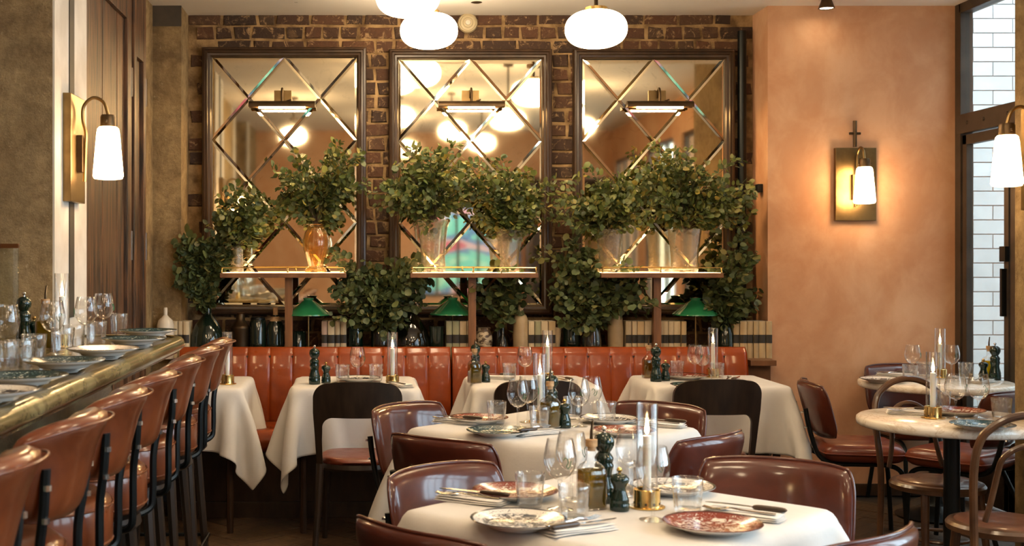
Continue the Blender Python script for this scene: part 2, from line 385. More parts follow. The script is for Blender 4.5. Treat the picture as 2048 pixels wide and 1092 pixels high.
# column that carries the right-hand wall lamp, and the right wall with its windows
struct('column', MB().box(3.0, 3.74, 4.7, 5.56, FL, CEILZ+.36), STONE)
wr = MB()
WIN = [(-2.4, -.9), (-.5, 1.0), (1.4, 2.9), (3.1, 4.55)]
ys = [-3.6]+[q for w in WIN for q in w]+[4.7]
for i in range(0, len(ys), 2): wr.box(3.75, 3.95, ys[i], ys[i+1], FL, 3.42)
for a, b in WIN: wr.box(3.75, 3.95, a, b, FL, .75); wr.box(3.75, 3.95, a, b, 2.95, 3.42)
wr.box(3.75, 3.95, 4.7, 5.56, FL, 3.42); wr.box(3.75, 3.95, 5.56, 5.9, 3.06, 3.42)
struct('wall_right', wr, PLASTER)
def window_frame(mb, y0, y1, z0, z1, nm, x=3.78, t=.045):
    for z in (z0, z1-t): mb.box(x, x+.06, y0, y1, z, z+t)
    for k in range(nm+1):
        y = y0+(y1-y0-t)*k/nm; mb.box(x+.002, x+.058, y, y+t, z0, z1)
for i, (a, b) in enumerate(WIN):
    mb = MB(); window_frame(mb, a, b, .75, 2.95, 3); mb.box(3.781, 3.839, a, b, 2.28, 2.34)
    w = struct('window_%d' % (i+2), mb, STEELFRAME); MB().box(3.806, 3.811, a, b, .75, 2.95).build('pane', PANE, w, 0)
    l = bpy.data.lights.new('daylight_portal', 'AREA'); l.shape = 'RECTANGLE'; l.size = b-a; l.size_y = 2.2; l.cycles.is_portal = True
    lo = bpy.data.objects.new('daylight_portal', l); COL.objects.link(lo); lo.location = (3.96, (a+b)/2, 1.85); lo.rotation_euler = (pi/2, 0, pi/2)
# rear wall with the painted yard seen through its window (only met in the mirrors)
RY = -2.6
struct('wall_rear', MB().box(-3.9, .75, RY-.2, RY, FL, 3.42).box(2.35, 4.2, RY-.2, RY, FL, 3.42).box(.75, 2.35, RY-.2, RY, FL, .9).box(.75, 2.35, RY-.2, RY, 2.3, 3.42), PLASTER)
mb = MB()
for k in range(6): mb.box(.75+.31*k, .79+.31*k, RY-.12, RY-.06, .9, 2.3)
mb.box(.75, 2.35, RY-.13, RY-.05, .9, .95).box(.75, 2.35, RY-.13, RY-.05, 2.25, 2.3)
rw = struct('window_6', mb, DARKPAINT); MB().box(.75, 2.35, RY-.10, RY-.095, .9, 2.3).build('pane', PANE, rw, 0)
def mat_mural():
    m, t, b, o = nt('painted_yard_wall'); co = coords(t, (1,1,1.4), 'World')
    c = ramp(t, noise(t, co, 1.1, 3, .5, 1.2), [(.34, (.65,.14,.20)), (.42, (.75,.50,.55)), (.46, (.12,.26,.55)), (.52, (.22,.72,.66)), (.62, (.45,.85,.70)), (.7, (.15,.3,.6))])
    t.nodes['Color Ramp'].color_ramp.interpolation = 'CONSTANT'
    t.links.new(c, b.inputs['Base Color']); b.inputs['Roughness'].default_value = .9; return m
tag(MB().box(-2.2, 4.6, RY-2.2, RY-2.1, FL, 3.2).build('painted_yard_wall', mat_mural(), None, 0), 'brightly painted yard wall in pink and turquoise reflected in the middle mirror', 'wall', kind='structure')

# glazed screen at the right end, white glazed brick outside it
gx = 3.75
mb = MB()
def bar(y0, y1, z0, z1, d=0): mb.box(gx-.03-d, gx+.05, y0, y1, z0, z1)
bar(7.53, 7.6, FL, CEILZ); bar(5.56, 5.62, FL, CEILZ)
bar(5.6, 7.55, CEILZ-.06, CEILZ); bar(5.6, 7.55, 2.24, 2.36, .012)
bar(6.78, 6.85, 2.3, CEILZ)
glz = struct('window_1', mb, STEELFRAME, bevel=.004)
for y in (7.42, 7.22, 6.95, 6.7): MB().lathe([(0,-.004),(.013,-.003),(.010,.004),(0,.006)], 10).build('rivet', STEELFRAME, glz, loc=(gx-.047, y, 2.30)).rotation_euler = (0, -pi/2, 0)
MB().box(gx, gx+.006, 6.83, 7.54, 2.35, CEILZ-.05).build('pane', PANE, glz, 0); MB().box(gx, gx+.006, 5.62, 6.79, 2.35, CEILZ-.05).build('pane', PANE, glz, 0)
for i, (y0, y1) in enumerate([(6.98, 7.52), (6.36, 6.96), (5.64, 6.34)]):
    mb = MB()
    for yy in (y0, y1-.05): mb.box(gx-.022, gx+.022, yy, yy+.05, FL+.02, 2.23)
    mb.box(gx-.022, gx+.022, y0, y1, 2.17, 2.23); mb.box(gx-.022, gx+.022, y0, y1, FL+.02, .25)
    d = struct('door_%d' % (i+3), mb, STEELFRAME, bevel=.003)
    MB().box(gx-.003, gx+.003, y0+.05, y1-.05, .25, 2.17).build('pane', PANE, d, 0)
    MB().box(gx-.05, gx-.02, y0+.02, y0+.045, 1.12, 1.40).build('handle', STEEL, d, bevel=.004)
    MB().box(gx-.045, gx-.018, y0-.005, y0+.06, 1.44, 1.53).build('latch', STEEL, d, bevel=.004)
    MB().box(gx-.04, gx-.018, y0-.012, y0+.012, 1.94, 2.10).build('hinge', STEEL, d, bevel=.003)
outside = tag(MB().box(3.95, 7.4, 9.4, 9.7, FL, 4.2).build('glazed_brick_wall', GROUT, None, 0), kind='structure', label='white glazed brick wall outside the steel framed glass screen')
rnd = random.Random(3)
tile_me = MB().box(-.151, .151, -.008, 0, -.0525, .0525).mesh('brick', TILE, 0, .003)
for r in range(0, 36):
    for c in range(6):
        x = 4.12+c*.31+(.155 if r % 2 else 0)
        if x < 5.9: link('brick', tile_me, outside, (x, 9.4-rnd.uniform(0, .003), FL+.06+r*.1125))
struct('wall_sky_blocker', MB().box(5.7, 6.0, 4.8, 9.4, FL, 5.2).box(3.95, 5.7, 4.6, 4.8, FL, 4.6), M('sky_blocker_render', (.45,.44,.42), rough=.9, kind='World'))  # unseen walls added to block sky light and dim the yard outside the screen
struct('ground', MB().box(4.2, 12, -6, 13, FL-.2, FL-.05).box(-4, 9, -6, -3.6, FL-.2, FL-.05), M('paving', (.30,.29,.27), rough=.9))

# shutters on the left: two folded panelled leaves
for i, (y0, y1) in enumerate([(5.53, 6.62), (6.70, 7.05)]):
    x = -1.30; mb = MB(); st = .11 if i == 0 else .07
    mb.box(x-.05, x, y0, y0+st, .02, CEILZ); mb.box(x-.05, x, y1-st, y1, .02, CEILZ)
    zt = 2.76 if i == 0 else 2.60
    mb.box(x-.05, x-.001, y0+st, y1-st, zt, CEILZ); mb.box(x-.05, x-.001, y0+st, y1-st, .02, .25)
    d = struct('door_%d' % (i+1), mb, WOODOLD, bevel=.006)
    nb = 5 if i == 0 else 2; w = (y1-y0-2*st)/nb
    for k in range(nb): MB().box(x-.045, x-.022-.002*(k % 2), y0+st+k*w+.0015, y0+st+(k+1)*w-.0015, .25, zt).build('board', WOODOLD, d, 0, .002)
    for zz in (2.35, 1.45): MB().box(x-.004, x+.006, y1-.012, y1+.004, zz, zz+.16).build('hinge', CHROME, d, 0)

# bricks of the back wall, each its own piece (those behind the mirrors are left out)
MIRR = [(403, 733, 93, 630), (778, 1105, 97, 630), (1148, 1472, 97, 630)]
MY = 7.82
hid = [(X(a, MY)+.05, X(b, MY)-.05, Z(d, MY)+.05, Z(c, MY)-.05) for a, b, c, d in MIRR]
def brick_mesh(L, rr):
    H, D = .0775, .03; mb = MB(); b = .006
    def P(x, z, y): return (x+rr.uniform(-.008, .008), y, z+rr.uniform(-.006, .006))
    vs = [P(sx*L/2, sz*H/2, 0) for sz in (-1, 1) for sx in (-1, 1)]+[P(sx*(L/2-b), sz*(H/2-b), -.012+rr.uniform(-.006, .005)) for sz in (-1, 1) for sx in (-1, 1)]
    vs.append((rr.uniform(-.02, .02), -.014+rr.uniform(-.004, .004), 0))
    return mb.add(vs, [(0,1,5,4),(1,3,7,5),(3,2,6,7),(2,0,4,6),(4,5,8),(5,7,8),(7,6,8),(6,4,8)]).mesh('brick', BRICK, 0)
rr = random.Random(11)
BM = {'s': [brick_mesh(.215, rr) for _ in range(8)], 'h': [brick_mesh(.104, rr) for _ in range(8)]}
row = 0; z = .79
while z < CEILZ-.04:
    kind = 'h' if row % 2 else 's'; x = -1.17+rr.uniform(-.1, 0)
    while x < 2.53:
        k = kind if rr.random() < .8 else ('s' if kind == 'h' else 'h'); L = .215 if k == 's' else .104
        cx = x+L/2+.008; cz = z+.0455
        inside = any(a < cx-L/2 and cx+L/2 < b and c < cz and cz < d for a, b, c, d in hid)
        if not inside and cx-L/2 > -1.19 and cx+L/2 < 2.56:
            o = link('brick', rr.choice(BM[k]), wall_back, (cx, WALLY+.001+rr.uniform(0, .004), cz)); o.rotation_euler = (rr.uniform(-.03, .03), rr.uniform(-.02, .02), 0)
        x += L+.0155
    z += .0917; row += 1

# herringbone floor planks where the floor shows
pl = [MB().box(-.0452, .0452, -.229, .229, -.02, .0).mesh('plank', FLOORW, 0, .0025) for _ in range(3)]
rp = random.Random(5)
W_, L_ = .092, .46
for i in range(-26, 40):
    for j in range(-4, 6):
        for s in (0, 1):
            # lattice in the rotated frame
            p = (i*W_+(L_/2 if s == 0 else L_+W_/2)+j*2*L_*1.0, i*W_+(W_/2 if s == 0 else W_-L_/2))
            cx = .6+(p[0]*cos(pi/4)-p[1]*sin(pi/4)); cyy = 5.2+(p[0]*sin(pi/4)+p[1]*cos(pi/4))
            if -1.35 < cx < 3.85 and 5.55 < cyy < 7.45:
                o = link('plank', pl[0], floor, (cx, cyy, FL), pi/4+(pi/2 if s == 0 else 0)); o.location.z += rp.uniform(-.0015, .001)

# ------------------------------------------------------------------ mirrors
def clip(poly, x0, x1, z0, z1):
    def cut(p, f, g):
        out = []
        for i in range(len(p)):
            a, b = p[i-1], p[i]; fa, fb = f(a), f(b)
            if (fa >= 0) != (fb >= 0): s = fa/(fa-fb); out.append((a[0]+s*(b[0]-a[0]), a[1]+s*(b[1]-a[1])))
            if fb >= 0: out.append(b)
        return out
    for f in (lambda q: q[0]-x0, lambda q: x1-q[0], lambda q: q[1]-z0, lambda q: z1-q[1]): poly = cut(poly, f, None)
    out = []
    for p in poly:
        if not out or (Vector(p)-Vector(out[-1])).length > 1e-5: out.append(p)
    if len(out) > 1 and (Vector(out[0])-Vector(out[-1])).length < 1e-5: out.pop()
    return out
def inset(poly, d):
    n = len(poly); A = sum(poly[i-1][0]*poly[i][1]-poly[i][0]*poly[i-1][1] for i in range(n))
    if A < 0: poly = poly[::-1]
    L = []
    for i in range(n):
        a, b = Vector(poly[i]), Vector(poly[(i+1) % n]); e = (b-a).normalized(); nn = Vector((-e.y, e.x)); L.append((a+nn*d, e))
    out = []
    for i in range(n):
        p, e = L[i-1]; q, f = L[i]; den = e.x*f.y-e.y*f.x; w = q-p
        s = (w.x*f.y-w.y*f.x)/den; out.append(tuple(p+e*s))
    return poly, out
rm = random.Random(2)
WHERE = ['left one behind the amber vase', 'middle one reflecting the globes', 'right one beside the terracotta wall']
for k, (a, b, c, d) in enumerate(MIRR):
    x0, x1, z1, z0 = X(a, MY), X(b, MY), Z(c, MY), Z(d, MY)
    t = thing('wall_mirror', 'tall dark framed mirror of diamond glass, '+WHERE[k], 'mirror', ((x0+x1)/2, WALLY-.012, z0))
    w, h = x1-x0, z1-z0; fw = .062
    prof = [(0, 0), (0, -.05), (.006, -.062), (.018, -.066), (.022, -.055), (.034, -.058), (.04, -.047), (.052, -.044), (.058, -.034), (fw, -.03), (fw, 0)]
    mb = MB(); C = [(-w/2, 0, 1, 1), (w/2, 0, -1, 1), (w/2, h, -1, -1), (-w/2, h, 1, -1)]
    vs = [(cx+sx*p, y, cz+sz*p) for cx, cz, sx, sz in C for p, y in prof]; n = len(prof)
    mb.add(vs, [(i*n+j, i*n+j+1, ((i+1) % 4)*n+j+1, ((i+1) % 4)*n+j) for i in range(4) for j in range(n-1)])
    mb.build('frame', WOODDARK, t, 25)
    MB().box(-w/2+.03, w/2-.03, -.012, -.002, .03, h-.03).build('backing_board', WOODDARK, t, 0)
    iw, ih = w-2*fw, h-2*fw; du, dv = iw/4, ih/6
    for u in range(5):
        for v in range(7):
            if (u+v) % 2 == 0: continue
            cu, cv = -iw/2+u*du, fw+v*dv
            poly = clip([(cu-du, cv), (cu, cv-dv), (cu+du, cv), (cu, cv+dv)], -iw/2, iw/2, fw, fw+ih)
            if len(poly) < 3: continue
            p0, _ = inset(poly, .0008); _, q0 = inset(p0, .0012); _, q1 = inset(p0, .0155)
            n = len(q0); mb = MB()
            ty, tx = rm.uniform(-.0012, .0012), rm.uniform(-.0012, .0012)
            def dep(p, base): return base+(p[0]-cu)*tx+(p[1]-cv)*ty
            mb.add([(p[0], dep(p, -.020), p[1]) for p in q0]+[(p[0], dep(p, -.0228), p[1]) for p in q1],
                   [tuple(n+i for i in range(n))]+[(i, (i+1) % n, n+(i+1) % n, n+i) for i in range(n)])
            mb.build('pane', MIRROR, t, 0)

# ------------------------------------------------------------------ picture lights, wall lamps, globes, spots
def picture_light():
    t = thing('picture_light', '', 'lamp')
    MB().box(-.057, .057, -.008, 0, -.05, .05).build('wall_plate', BRASSOLD, t, 0, .002)
    MB().tube(spline([(0,-.008,.0), (0,-.03,.035), (0,-.06,.055), (0,-.08,.03), (0,-.085,-.035)]), .008).build('arm', BRONZE, t)
    s = MB(); n = 14                                        # half-round hood, open below
    for sgn, r in ((1, .033), (-1, .029)):
        vs = [(xx, -.085+r*cos(-.25+(pi+.5)*i/n), -.062+r*sin(-.25+(pi+.5)*i/n)) for xx in (-.215, .215) for i in range(n+1)]
        s.add(vs, [(i, i+1, n+2+i, n+1+i) for i in range(n)])
    for xx in (-.215, .215):
        s.add([(xx, -.085+.033*cos(-.25+(pi+.5)*i/n), -.062+.033*sin(-.25+(pi+.5)*i/n)) for i in range(n+1)], [tuple(range(n+1))])
    s.build('hood', BRONZE, t)
    MB().tube([(-.15,-.085,-.068), (.15,-.085,-.068)], .011).build('bulb', LAMPSTRIP, t)
    MB().tube([(.03,-.085,-.03), (.06,-.085,-.02)], .005).build('knob', BRONZE, t)
    return t
for k, px in enumerate((564, 943, 1320)):
    place('picture_light', picture_light, (X(px, 7.78), 7.8645, Z(193, 7.78)), 0, 'bronze picture light with a lit strip mounted over the '+['left', 'middle', 'right'][k]+' mirror', 'picture lights over the mirrors')

def sconce():
    """faces +Y in its own frame; the plate's back is at y = 0"""
    t = thing('wall_sconce', '', 'lamp')
    MB().box(-.128, .128, 0, .035, -.23, .23).build('wall_plate', BRASSOLD, t, 0, .003)
    MB().box(-.03, .03, .035, .06, -.10, .06).build('arm_block', BRONZE, t, 0, .002)
    path = spline([(0,.062,-.14), (0,.066,.0), (0,.068,.07), (0,.055,.13), (0,.06,.19), (0,.10,.225), (0,.145,.205), (0,.165,.15)], 8)
    MB().tube(path, .0075).build('arm', BRASSOLD, t)
    s = MB().lathe([(0,.15),(.03,.15),(.034,.14),(.034,.10),(.03,.095),(0,.095)], 20, (0,.165,0)).build('socket', BRONZE, t)
    for a in (0, pi): MB().lathe([(0,-.006),(.006,-.005),(.006,.005),(0,.006)], 8, (.037*cos(a), .165, .12)).build('screw', BRONZE, s)
    MB().lathe([(0,.098),(.038,.098),(.046,.09),(.05,.07),(.064,-.09),(.066,-.115),(.06,-.127),(.04,-.13),(0,-.13)], 28, (0,.165,0)).build('shade', OPALS, t)
    return t
place('sconce', sconce, (-1.292, 5.215, 1.93), -pi/2, 'brass wall lamp with lit opal shade on the white jamb by the shutters')
o = place('sconce', sconce, (X(1714, 7.55), PILY, Z(368, 7.55)), pi, 'brass wall lamp with lit opal shade on the terracotta plaster wall')
MB().tube([(.005,.03,.235), (.005,.03,.40)], .012).build('conduit', BRONZE, o); MB().tube([(-.03,.03,.32), (.04,.03,.32)], .008).build('conduit_clip', BRONZE, o)
place('sconce', sconce, (3.0, 5.32, 1.905), pi/2, 'brass wall lamp with lit opal shade at the right edge on the stone column')

def globe():
    t = thing('globe_pendant', '', 'lamp')
    prof = []
    for i in range(25):
        a = -pi/2+pi*i/24; cr, sr = cos(a), sin(a)
        prof.append((.17*(abs(cr)**.75), .103*math.copysign(abs(sr)**.9, sr)))
    prof[0] = (0, -.103); prof[-1] = (0, .103)
    MB().lathe(prof, 36).build('globe', OPAL, t)
    MB().lathe([(0,.098),(.062,.098),(.062,.118),(.03,.124),(0,.124)], 24).build('cap', BRASS, t)
    return t
GL = [(.215, 6.375, 2.845, 'glowing globe pendant cut off by the top edge of the photo'), (.362, 7.07, 2.80, 'glowing flattened globe pendant hanging in front of the middle mirror top'),
      (1.259, 6.61, 2.722, 'glowing flattened globe pendant hanging before the right mirror frame'), (.33, 3.2, 2.95, '~lit globe pendant reflected in the middle mirror just left of the mirror centre'), (1.41, 3.7, 2.86, '~lit globe pendant reflected in the middle mirror right of the mirror centre'), (1.0, 1.6, 2.98, '~lit globe pendant reflected in the middle mirror under the middle picture light'), (1.48, .3, 2.96, '~lit globe pendant reflected in the middle mirror low on the right'), (.5, -.6, 2.98, '~lit globe pendant reflected in the middle mirror low on the left'), (-.9, 1.2, 2.95, '~lit globe pendant of the dining room, reflected in the left mirror by its right edge'), (2.4, 2.2, 2.95, '~lit globe pendant of the dining room, reflected in the right mirror at its left')]
for x, y, z, lab in GL:
    o = place('globe', globe, (x, y, z), 0, lab.strip('~'), 'globe pendants' if lab[0] != '~' else 'globe pendants seen only in the mirror')
    top = (CEILZ if y > 5.9 else 3.42)-z
    MB().tube([(0,0,.12), (0,0,top-.01)], .011).build('rod', BRONZE, o); MB().lathe([(0,top-.03),(.05,top-.025),(.05,top),(0,top)], 20).build('ceiling_rose', BRONZE, o)
for i, (px, py, Y, lab) in enumerate([(592, -4, 7.5, 'bronze ceiling spotlight above the left mirror'), (953, 0, 7.5, 'bronze ceiling spotlight above the middle mirror'), (1653, 6, 7.42, 'lit ceiling spotlight in front of the terracotta wall')]):
    p = at(px, py, Y); t = thing('ceiling_spotlight', lab, 'lamp', p)
    mb = MB().lathe([(0,.03),(.026,.03),(.03,.02),(.05,-.035),(.046,-.036),(.03,-.01),(0,-.008)] if i == 2 else [(0,.03),(.05,.03),(.052,0),(.045,-.012),(.02,-.02),(0,-.02)], 22); mb.build('shade', BRONZE, t)
    MB().tube([(0,0,.02), (0,0,CEILZ-p.z)], .012).build('stem', BRONZE, t)
    if i == 2:
        MB().lathe([(0,-.012),(.03,-.014),(.04,-.03),(0,-.034)], 18).build('bulb', SPOTE, t)

# round sounder, vent pipe, bracket
o = thing('round_sounder', 'cream round alarm sounder on the brick above the middle mirror', 'alarm', at(935, 47, 7.88))
o.rotation_euler = (pi/2, 0, 0)
MB().lathe([(0,0),(.062,0),(.066,.012),(.06,.03),(.052,.034),(.048,.028),(.034,.03),(.03,.036),(0,.038)], 30).build('housing', M('cream_plastic', (.42,.35,.22), rough=.4), o)
MB().lathe([(.0,.038),(.018,.04),(.016,.046),(0,.047)], 20).build('button', CERAMICW, o)
mb = MB().tube([(X(1484, 7.85), 7.85, .85), (X(1484, 7.85), 7.85, Z(62, 7.85))], .028, 14)
tag(mb.build('vent_pipe', STEEL), 'black vertical pipe on the brick wall beside the right mirror', 'pipe')
mb = MB().box(2.50, 2.535, 7.69, 7.74, Z(385, 7.7), Z(368, 7.7)); tag(mb.build('wall_hook', STEEL, None, 0, .004), 'small black hook on the narrow side of the terracotta pillar', 'hook')

# ------------------------------------------------------------------ shelf units, ledge, banquettes
LZ = .83; SHY = 7.56
led = MB().box(-1.16, 2.53, 7.5, 7.885, LZ-.035, LZ); tag(led.build('wooden_ledge', WOODMID, None, 0, .003), 'long wooden ledge behind the orange banquettes carrying bottles and books', 'shelf')
led2 = MB().box(2.37, 2.53, 7.42, 7.5, LZ-.035, LZ-.001); led2.box(2.36, 2.52, 7.5, 7.86, FL, LZ-.036)
tag(led2.build('end_cabinet', WOODMID, None, 0, .003), 'narrow wooden end cabinet between right banquette and terracotta pillar', 'cabinet')
SH = [(443, 693, 577), (820, 1073, 945), (1198, 1440, 1316)]
for k, (a, b, p) in enumerate(SH):
    x0, x1, xp = X(a, 7.5), X(b, 7.5), X(p, 7.5); zs = Z(545, 7.5)
    t = thing('bar_shelf', 'wooden T shaped shelf with brass gallery rail in front of the '+['left', 'middle', 'right'][k]+' mirror', 'shelf', (xp, 7.56, LZ))
    MB().box(x0-xp, x1-xp, -.14, .16, zs-LZ-.032, zs-LZ-.0025).build('shelf_board', WOODMID, t, 0, .003)
    MB().box(-.024, .024, -.048, -.0, .0, zs-LZ-.033).build('post', WOODPOST, t, 0, .003)
    MB().box(x0-xp+.015, x1-xp-.015, -.125, .145, zs-LZ-.0025, zs-LZ).build('light_panel', SHELFGLOW, t, 0)
    r = MB().tube([(x0-xp+.01, .15, zs-LZ+.03), (x0-xp+.01, -.13, zs-LZ+.03), (x1-xp-.01, -.13, zs-LZ+.03), (x1-xp-.01, .15, zs-LZ+.03)], .0035, 6).build('gallery_rail', BRASS, t)
    for xx in (x0-xp+.01, 0, x1-xp-.01): MB().lathe([(0,0),(.007,0),(.004,.008),(.004,.024),(.008,.03),(0,.038)], 8, (xx, -.13, zs-LZ)).build('rail_post', BRASS, t)
SHZ = Z(545, 7.5)+.001

BZ = .916
def banquette(x0, x1, n, label):
    t = thing('banquette', label, 'bench', ((x0+x1)/2, 7.2, FL)); w = (x1-x0)/n; cx = (x0+x1)/2
    for k in range(n):
        xa = x0+k*w-cx
        def fn(u, v, xa=xa, k=k):
            # profile up the back: seat crease -> front face -> rolled top -> rear
            prof = [(.17, .50), (.155, .62), (.165, .74), (.18, .84), (.20, .915), (.235, .952), (.27, .945), (.285, .90), (.285, .70)]
            i = v*(len(prof)-1); j = min(int(i), len(prof)-2); f = i-j
            y = prof[j][0]*(1-f)+prof[j+1][0]*f; z = prof[j][1]*(1-f)+prof[j+1][1]*f
            bul = .55*(max(0, 1-abs(2*u-1)**9))**.5+.45*(1-(2*u-1)**2)
            pinch = .009*(1-bul)
            s = 1 if v < .8 else -.3
            z2 = z
            xx = xa+w*u
            return (xx, y+pinch*s, z2)
        MB().grid(fn, 16, 32).build('back_channel', BANQ, t, 80)
    for sx in (x0-cx, x1-cx):
        prof = [(.17,.50),(.155,.62),(.165,.74),(.18,.84),(.20,.915),(.235,.952),(.27,.945),(.285,.90),(.285,.50)]
        MB().add([(sx, y, z) for y, z in prof], [tuple(range(len(prof)))]).build('end_cap', BANQ, t, 0)
    def seat(x, z, tt): return (x, -.05+z, .44+tt)
    r = MB(); r.pad(x1-x0, .48, .13, seat, .02, 24, 10, 14); r.build('seat_cushion', BANQ, t, 60)
    MB().box(x0-cx+.01, x1-cx-.01, -.24, .28, .0, .38).build('base', WOODDARK, t, 0, .004)
    MB().box(x0-cx+.01, x1-cx-.01, -.262, -.24, .0, .09).build('plinth', WOODDARK, t, 0, .003)
    MB().box(x0-cx+.01, x1-cx-.01, .20, .275, .38, .9).build('back_board', WOODDARK, t, 0)
banquette(-1.16, X(901, 7.4), 12, 'long orange red channelled leather banquette on the left under the mirrors')
banquette(X(904, 7.4), X(1494, 7.4), 13, 'orange red channelled leather banquette on the right under the mirrors')

# ------------------------------------------------------------------ bar counter
bt = .058; BARZ = 1.105
b = thing('bar_counter', 'olive marble topped bar counter running along the left side', 'counter', (-1.2, 3.6, FL))
out = [(-.86, .9), (-.86, 5.26)]+[(-.98+.12*cos(a), 5.28+.12*sin(a)) for a in [i*pi/2/8 for i in range(9)]]+[(-1.286, 5.40), (-1.286, 4.94), (-1.66, 4.94), (-1.66, .9)]
def slab(pts, z0, z1, ox, oy, oz):
    n = len(pts); return MB().add([(x-ox, y-oy, z-oz) for z in (z0, z1) for x, y in pts], [tuple(range(n))[::-1], tuple(n+i for i in range(n))]+[(i, (i+1) % n, n+(i+1) % n, n+i) for i in range(n)])
slab(out, BARZ-.05, BARZ, -1.2, 3.6, FL).build('worktop', MARBLEBAR, b, 20)
path = [(-.852, .9)]+[(-.852, 1+k*.2) for k in range(22)]+[(-.98+.128*cos(a), 5.28+.128*sin(a)) for a in [i*pi/2/10 for i in range(11)]]+[(-1.286, 5.408)]
mb = MB(); path = [p for p in path if p[1] < 5.285 or p[0] < -.8525]
prof = [(0, .006), (.012, .009), (.03, .006), (.042, -.006), (.047, -.022), (.044, -.038), (.032, -.05), (.015, -.056), (.012, -.066), (0, -.07)]
vs = []; n = len(prof)
for i, p in enumerate(path):
    a = Vector(path[max(0, i-1)]); c = Vector(path[min(len(path)-1, i+1)]); d = (c-a).normalized(); nn = Vector((d.y, -d.x))
    for q, zz in prof: vs.append((p[0]+nn.x*q+1.2, p[1]+nn.y*q-3.6, BARZ+zz-FL))
mb.add(vs, [(i*n+j, (i+1)*n+j, (i+1)*n+j+1, i*n+j+1) for i in range(len(path)-1) for j in range(n-1)]); mb.build('nosing', MARBLEBAR, b, 50)
MB().box(.08, .10, -2.7, 1.58, 0, BARZ-FL-.05).box(-.06, .10, 1.56, 1.58, 0, BARZ-FL-.05).build('front_panel', BARFRONT, b, 0)
MB().tube([(.19, -2.7, .24), (.19, 1.5, .24)], .018).build('foot_rail', BRASSOLD, b)
for k in range(6): MB().tube([(.09, -2.2+k*.7, .24), (.19, -2.2+k*.7, .24)], .012).build('rail_bracket', BRASSOLD, b)

# ------------------------------------------------------------------ chairs and stools
def back_fn(W, H, z0, yb, curve, recl, k=0):
    def fn(x, z, t):
        s = (z+H/2)/H
        return (x, yb-t+curve*(2*x/W)**2-recl*s, z0+z+H/2)
    return fn
def leather_chair():
    t = thing('leather_chair', '', 'chair')
    fn = back_fn(.485, .29, .545, -.19, .07, .075)
    m = MB(); rim = m.pad(.485, .29, .062, fn, .16, 20, 14, 7); bk = m.build('backrest', LEATHER, t, 70)
    MB().tube(rim, .0055, 6, True).build('piping', LEATHER, bk, 80)
    sm = MB(); rim = sm.pad(.45, .43, .105, lambda x, z, q: (x*(1+.10*z), z+.02, .468+q), .14, 16, 14, 8); st = sm.build('seat', SEATPAD, t, 70)
    MB().tube(rim, .005, 6, True).build('piping', SEATPAD, st, 80)
    for s in (-1, 1):
        x = s*.165
        MB().tube(spline([(x,-.275,.70), (x,-.262,.62), (x,-.235,.52), (x,-.205,.45), (x,-.14,.412), (x,-.02,.41), (x,.12,.41), (x,.19,.39), (x,.215,.34), (x,.225,.2), (x,.235,.0)], 5), .0125, 10).build('side_frame', STEEL, t)
        MB().tube([(x*1.05,-.10,.41), (x*1.12,-.2,.2), (x*1.15,-.26,.0)], .0125, 10).build('leg', STEEL, t)
        for zz in (.6, .68): MB().lathe([(0,-.004),(.011,-.003),(.009,.004),(0,.006)], 8, (x, -.292 if zz > .65 else -.274, zz)).build('bolt', CHROME, t)
    MB().tube([(-.17,-.1,.41), (.17,-.1,.41)], .009, 8).build('crossbar', STEEL, t)
    return t
def chair_at(loc_back, facing, label, group, dist=.25):
    f = Vector(facing).normalized(); p = Vector((loc_back[0], loc_back[1]))+f*dist
    return place('leather_chair', leather_chair, (p.x, p.y, FL), atan2(-f.x, f.y), label, group)
TM, TF = (.77, 4.97), (.70, 3.34)
G1 = 'leather chairs around the two square tables'
chair_at((.146, 5.48), (.70, -.70), 'oxblood leather chair at far left of the middle table, inner back catching window light', G1)
chair_at((1.364, 5.5), (-.69, -.72), 'oxblood leather chair at far right of the middle table, before the wooden chair', G1)
chair_at((.24, 4.42), (.62, .78), 'oxblood leather chair at near left of the middle table, dark back towards us', G1)
chair_at((1.33, 4.51), (-.68, .73), 'oxblood leather chair at near right of the middle table with black bracket showing', G1)
chair_at((.21, 3.83), (.62, -.78), 'oxblood leather chair at far left of the nearest table, glossy with window reflections', G1)
chair_at((1.35, 3.95), (-.46, -.89), 'oxblood leather chair at far right of the nearest table, broad inner back facing us', G1)
chair_at((.09, 2.93), (.74, .67), 'oxblood leather chair at near left of the nearest table, cut by the bottom edge', G1)
chair_at((1.24, 2.87), (-.64, .77), 'oxblood leather chair at near right of the nearest table, top edge only at bottom right', G1)
place('leather_chair', leather_chair, (2.63, 6.5, FL), atan2(-.975, -.17), 'leather chair seen side on against the terracotta wall with open black steel frame')
place('leather_chair', leather_chair, (3.34, 7.30, FL), pi, 'leather chair against the plaster wall behind the far marble table')
place('leather_chair', leather_chair, (3.10, 6.22, FL), atan2(.62, .78), 'leather chair with broad red seat beside the stone column at far right')

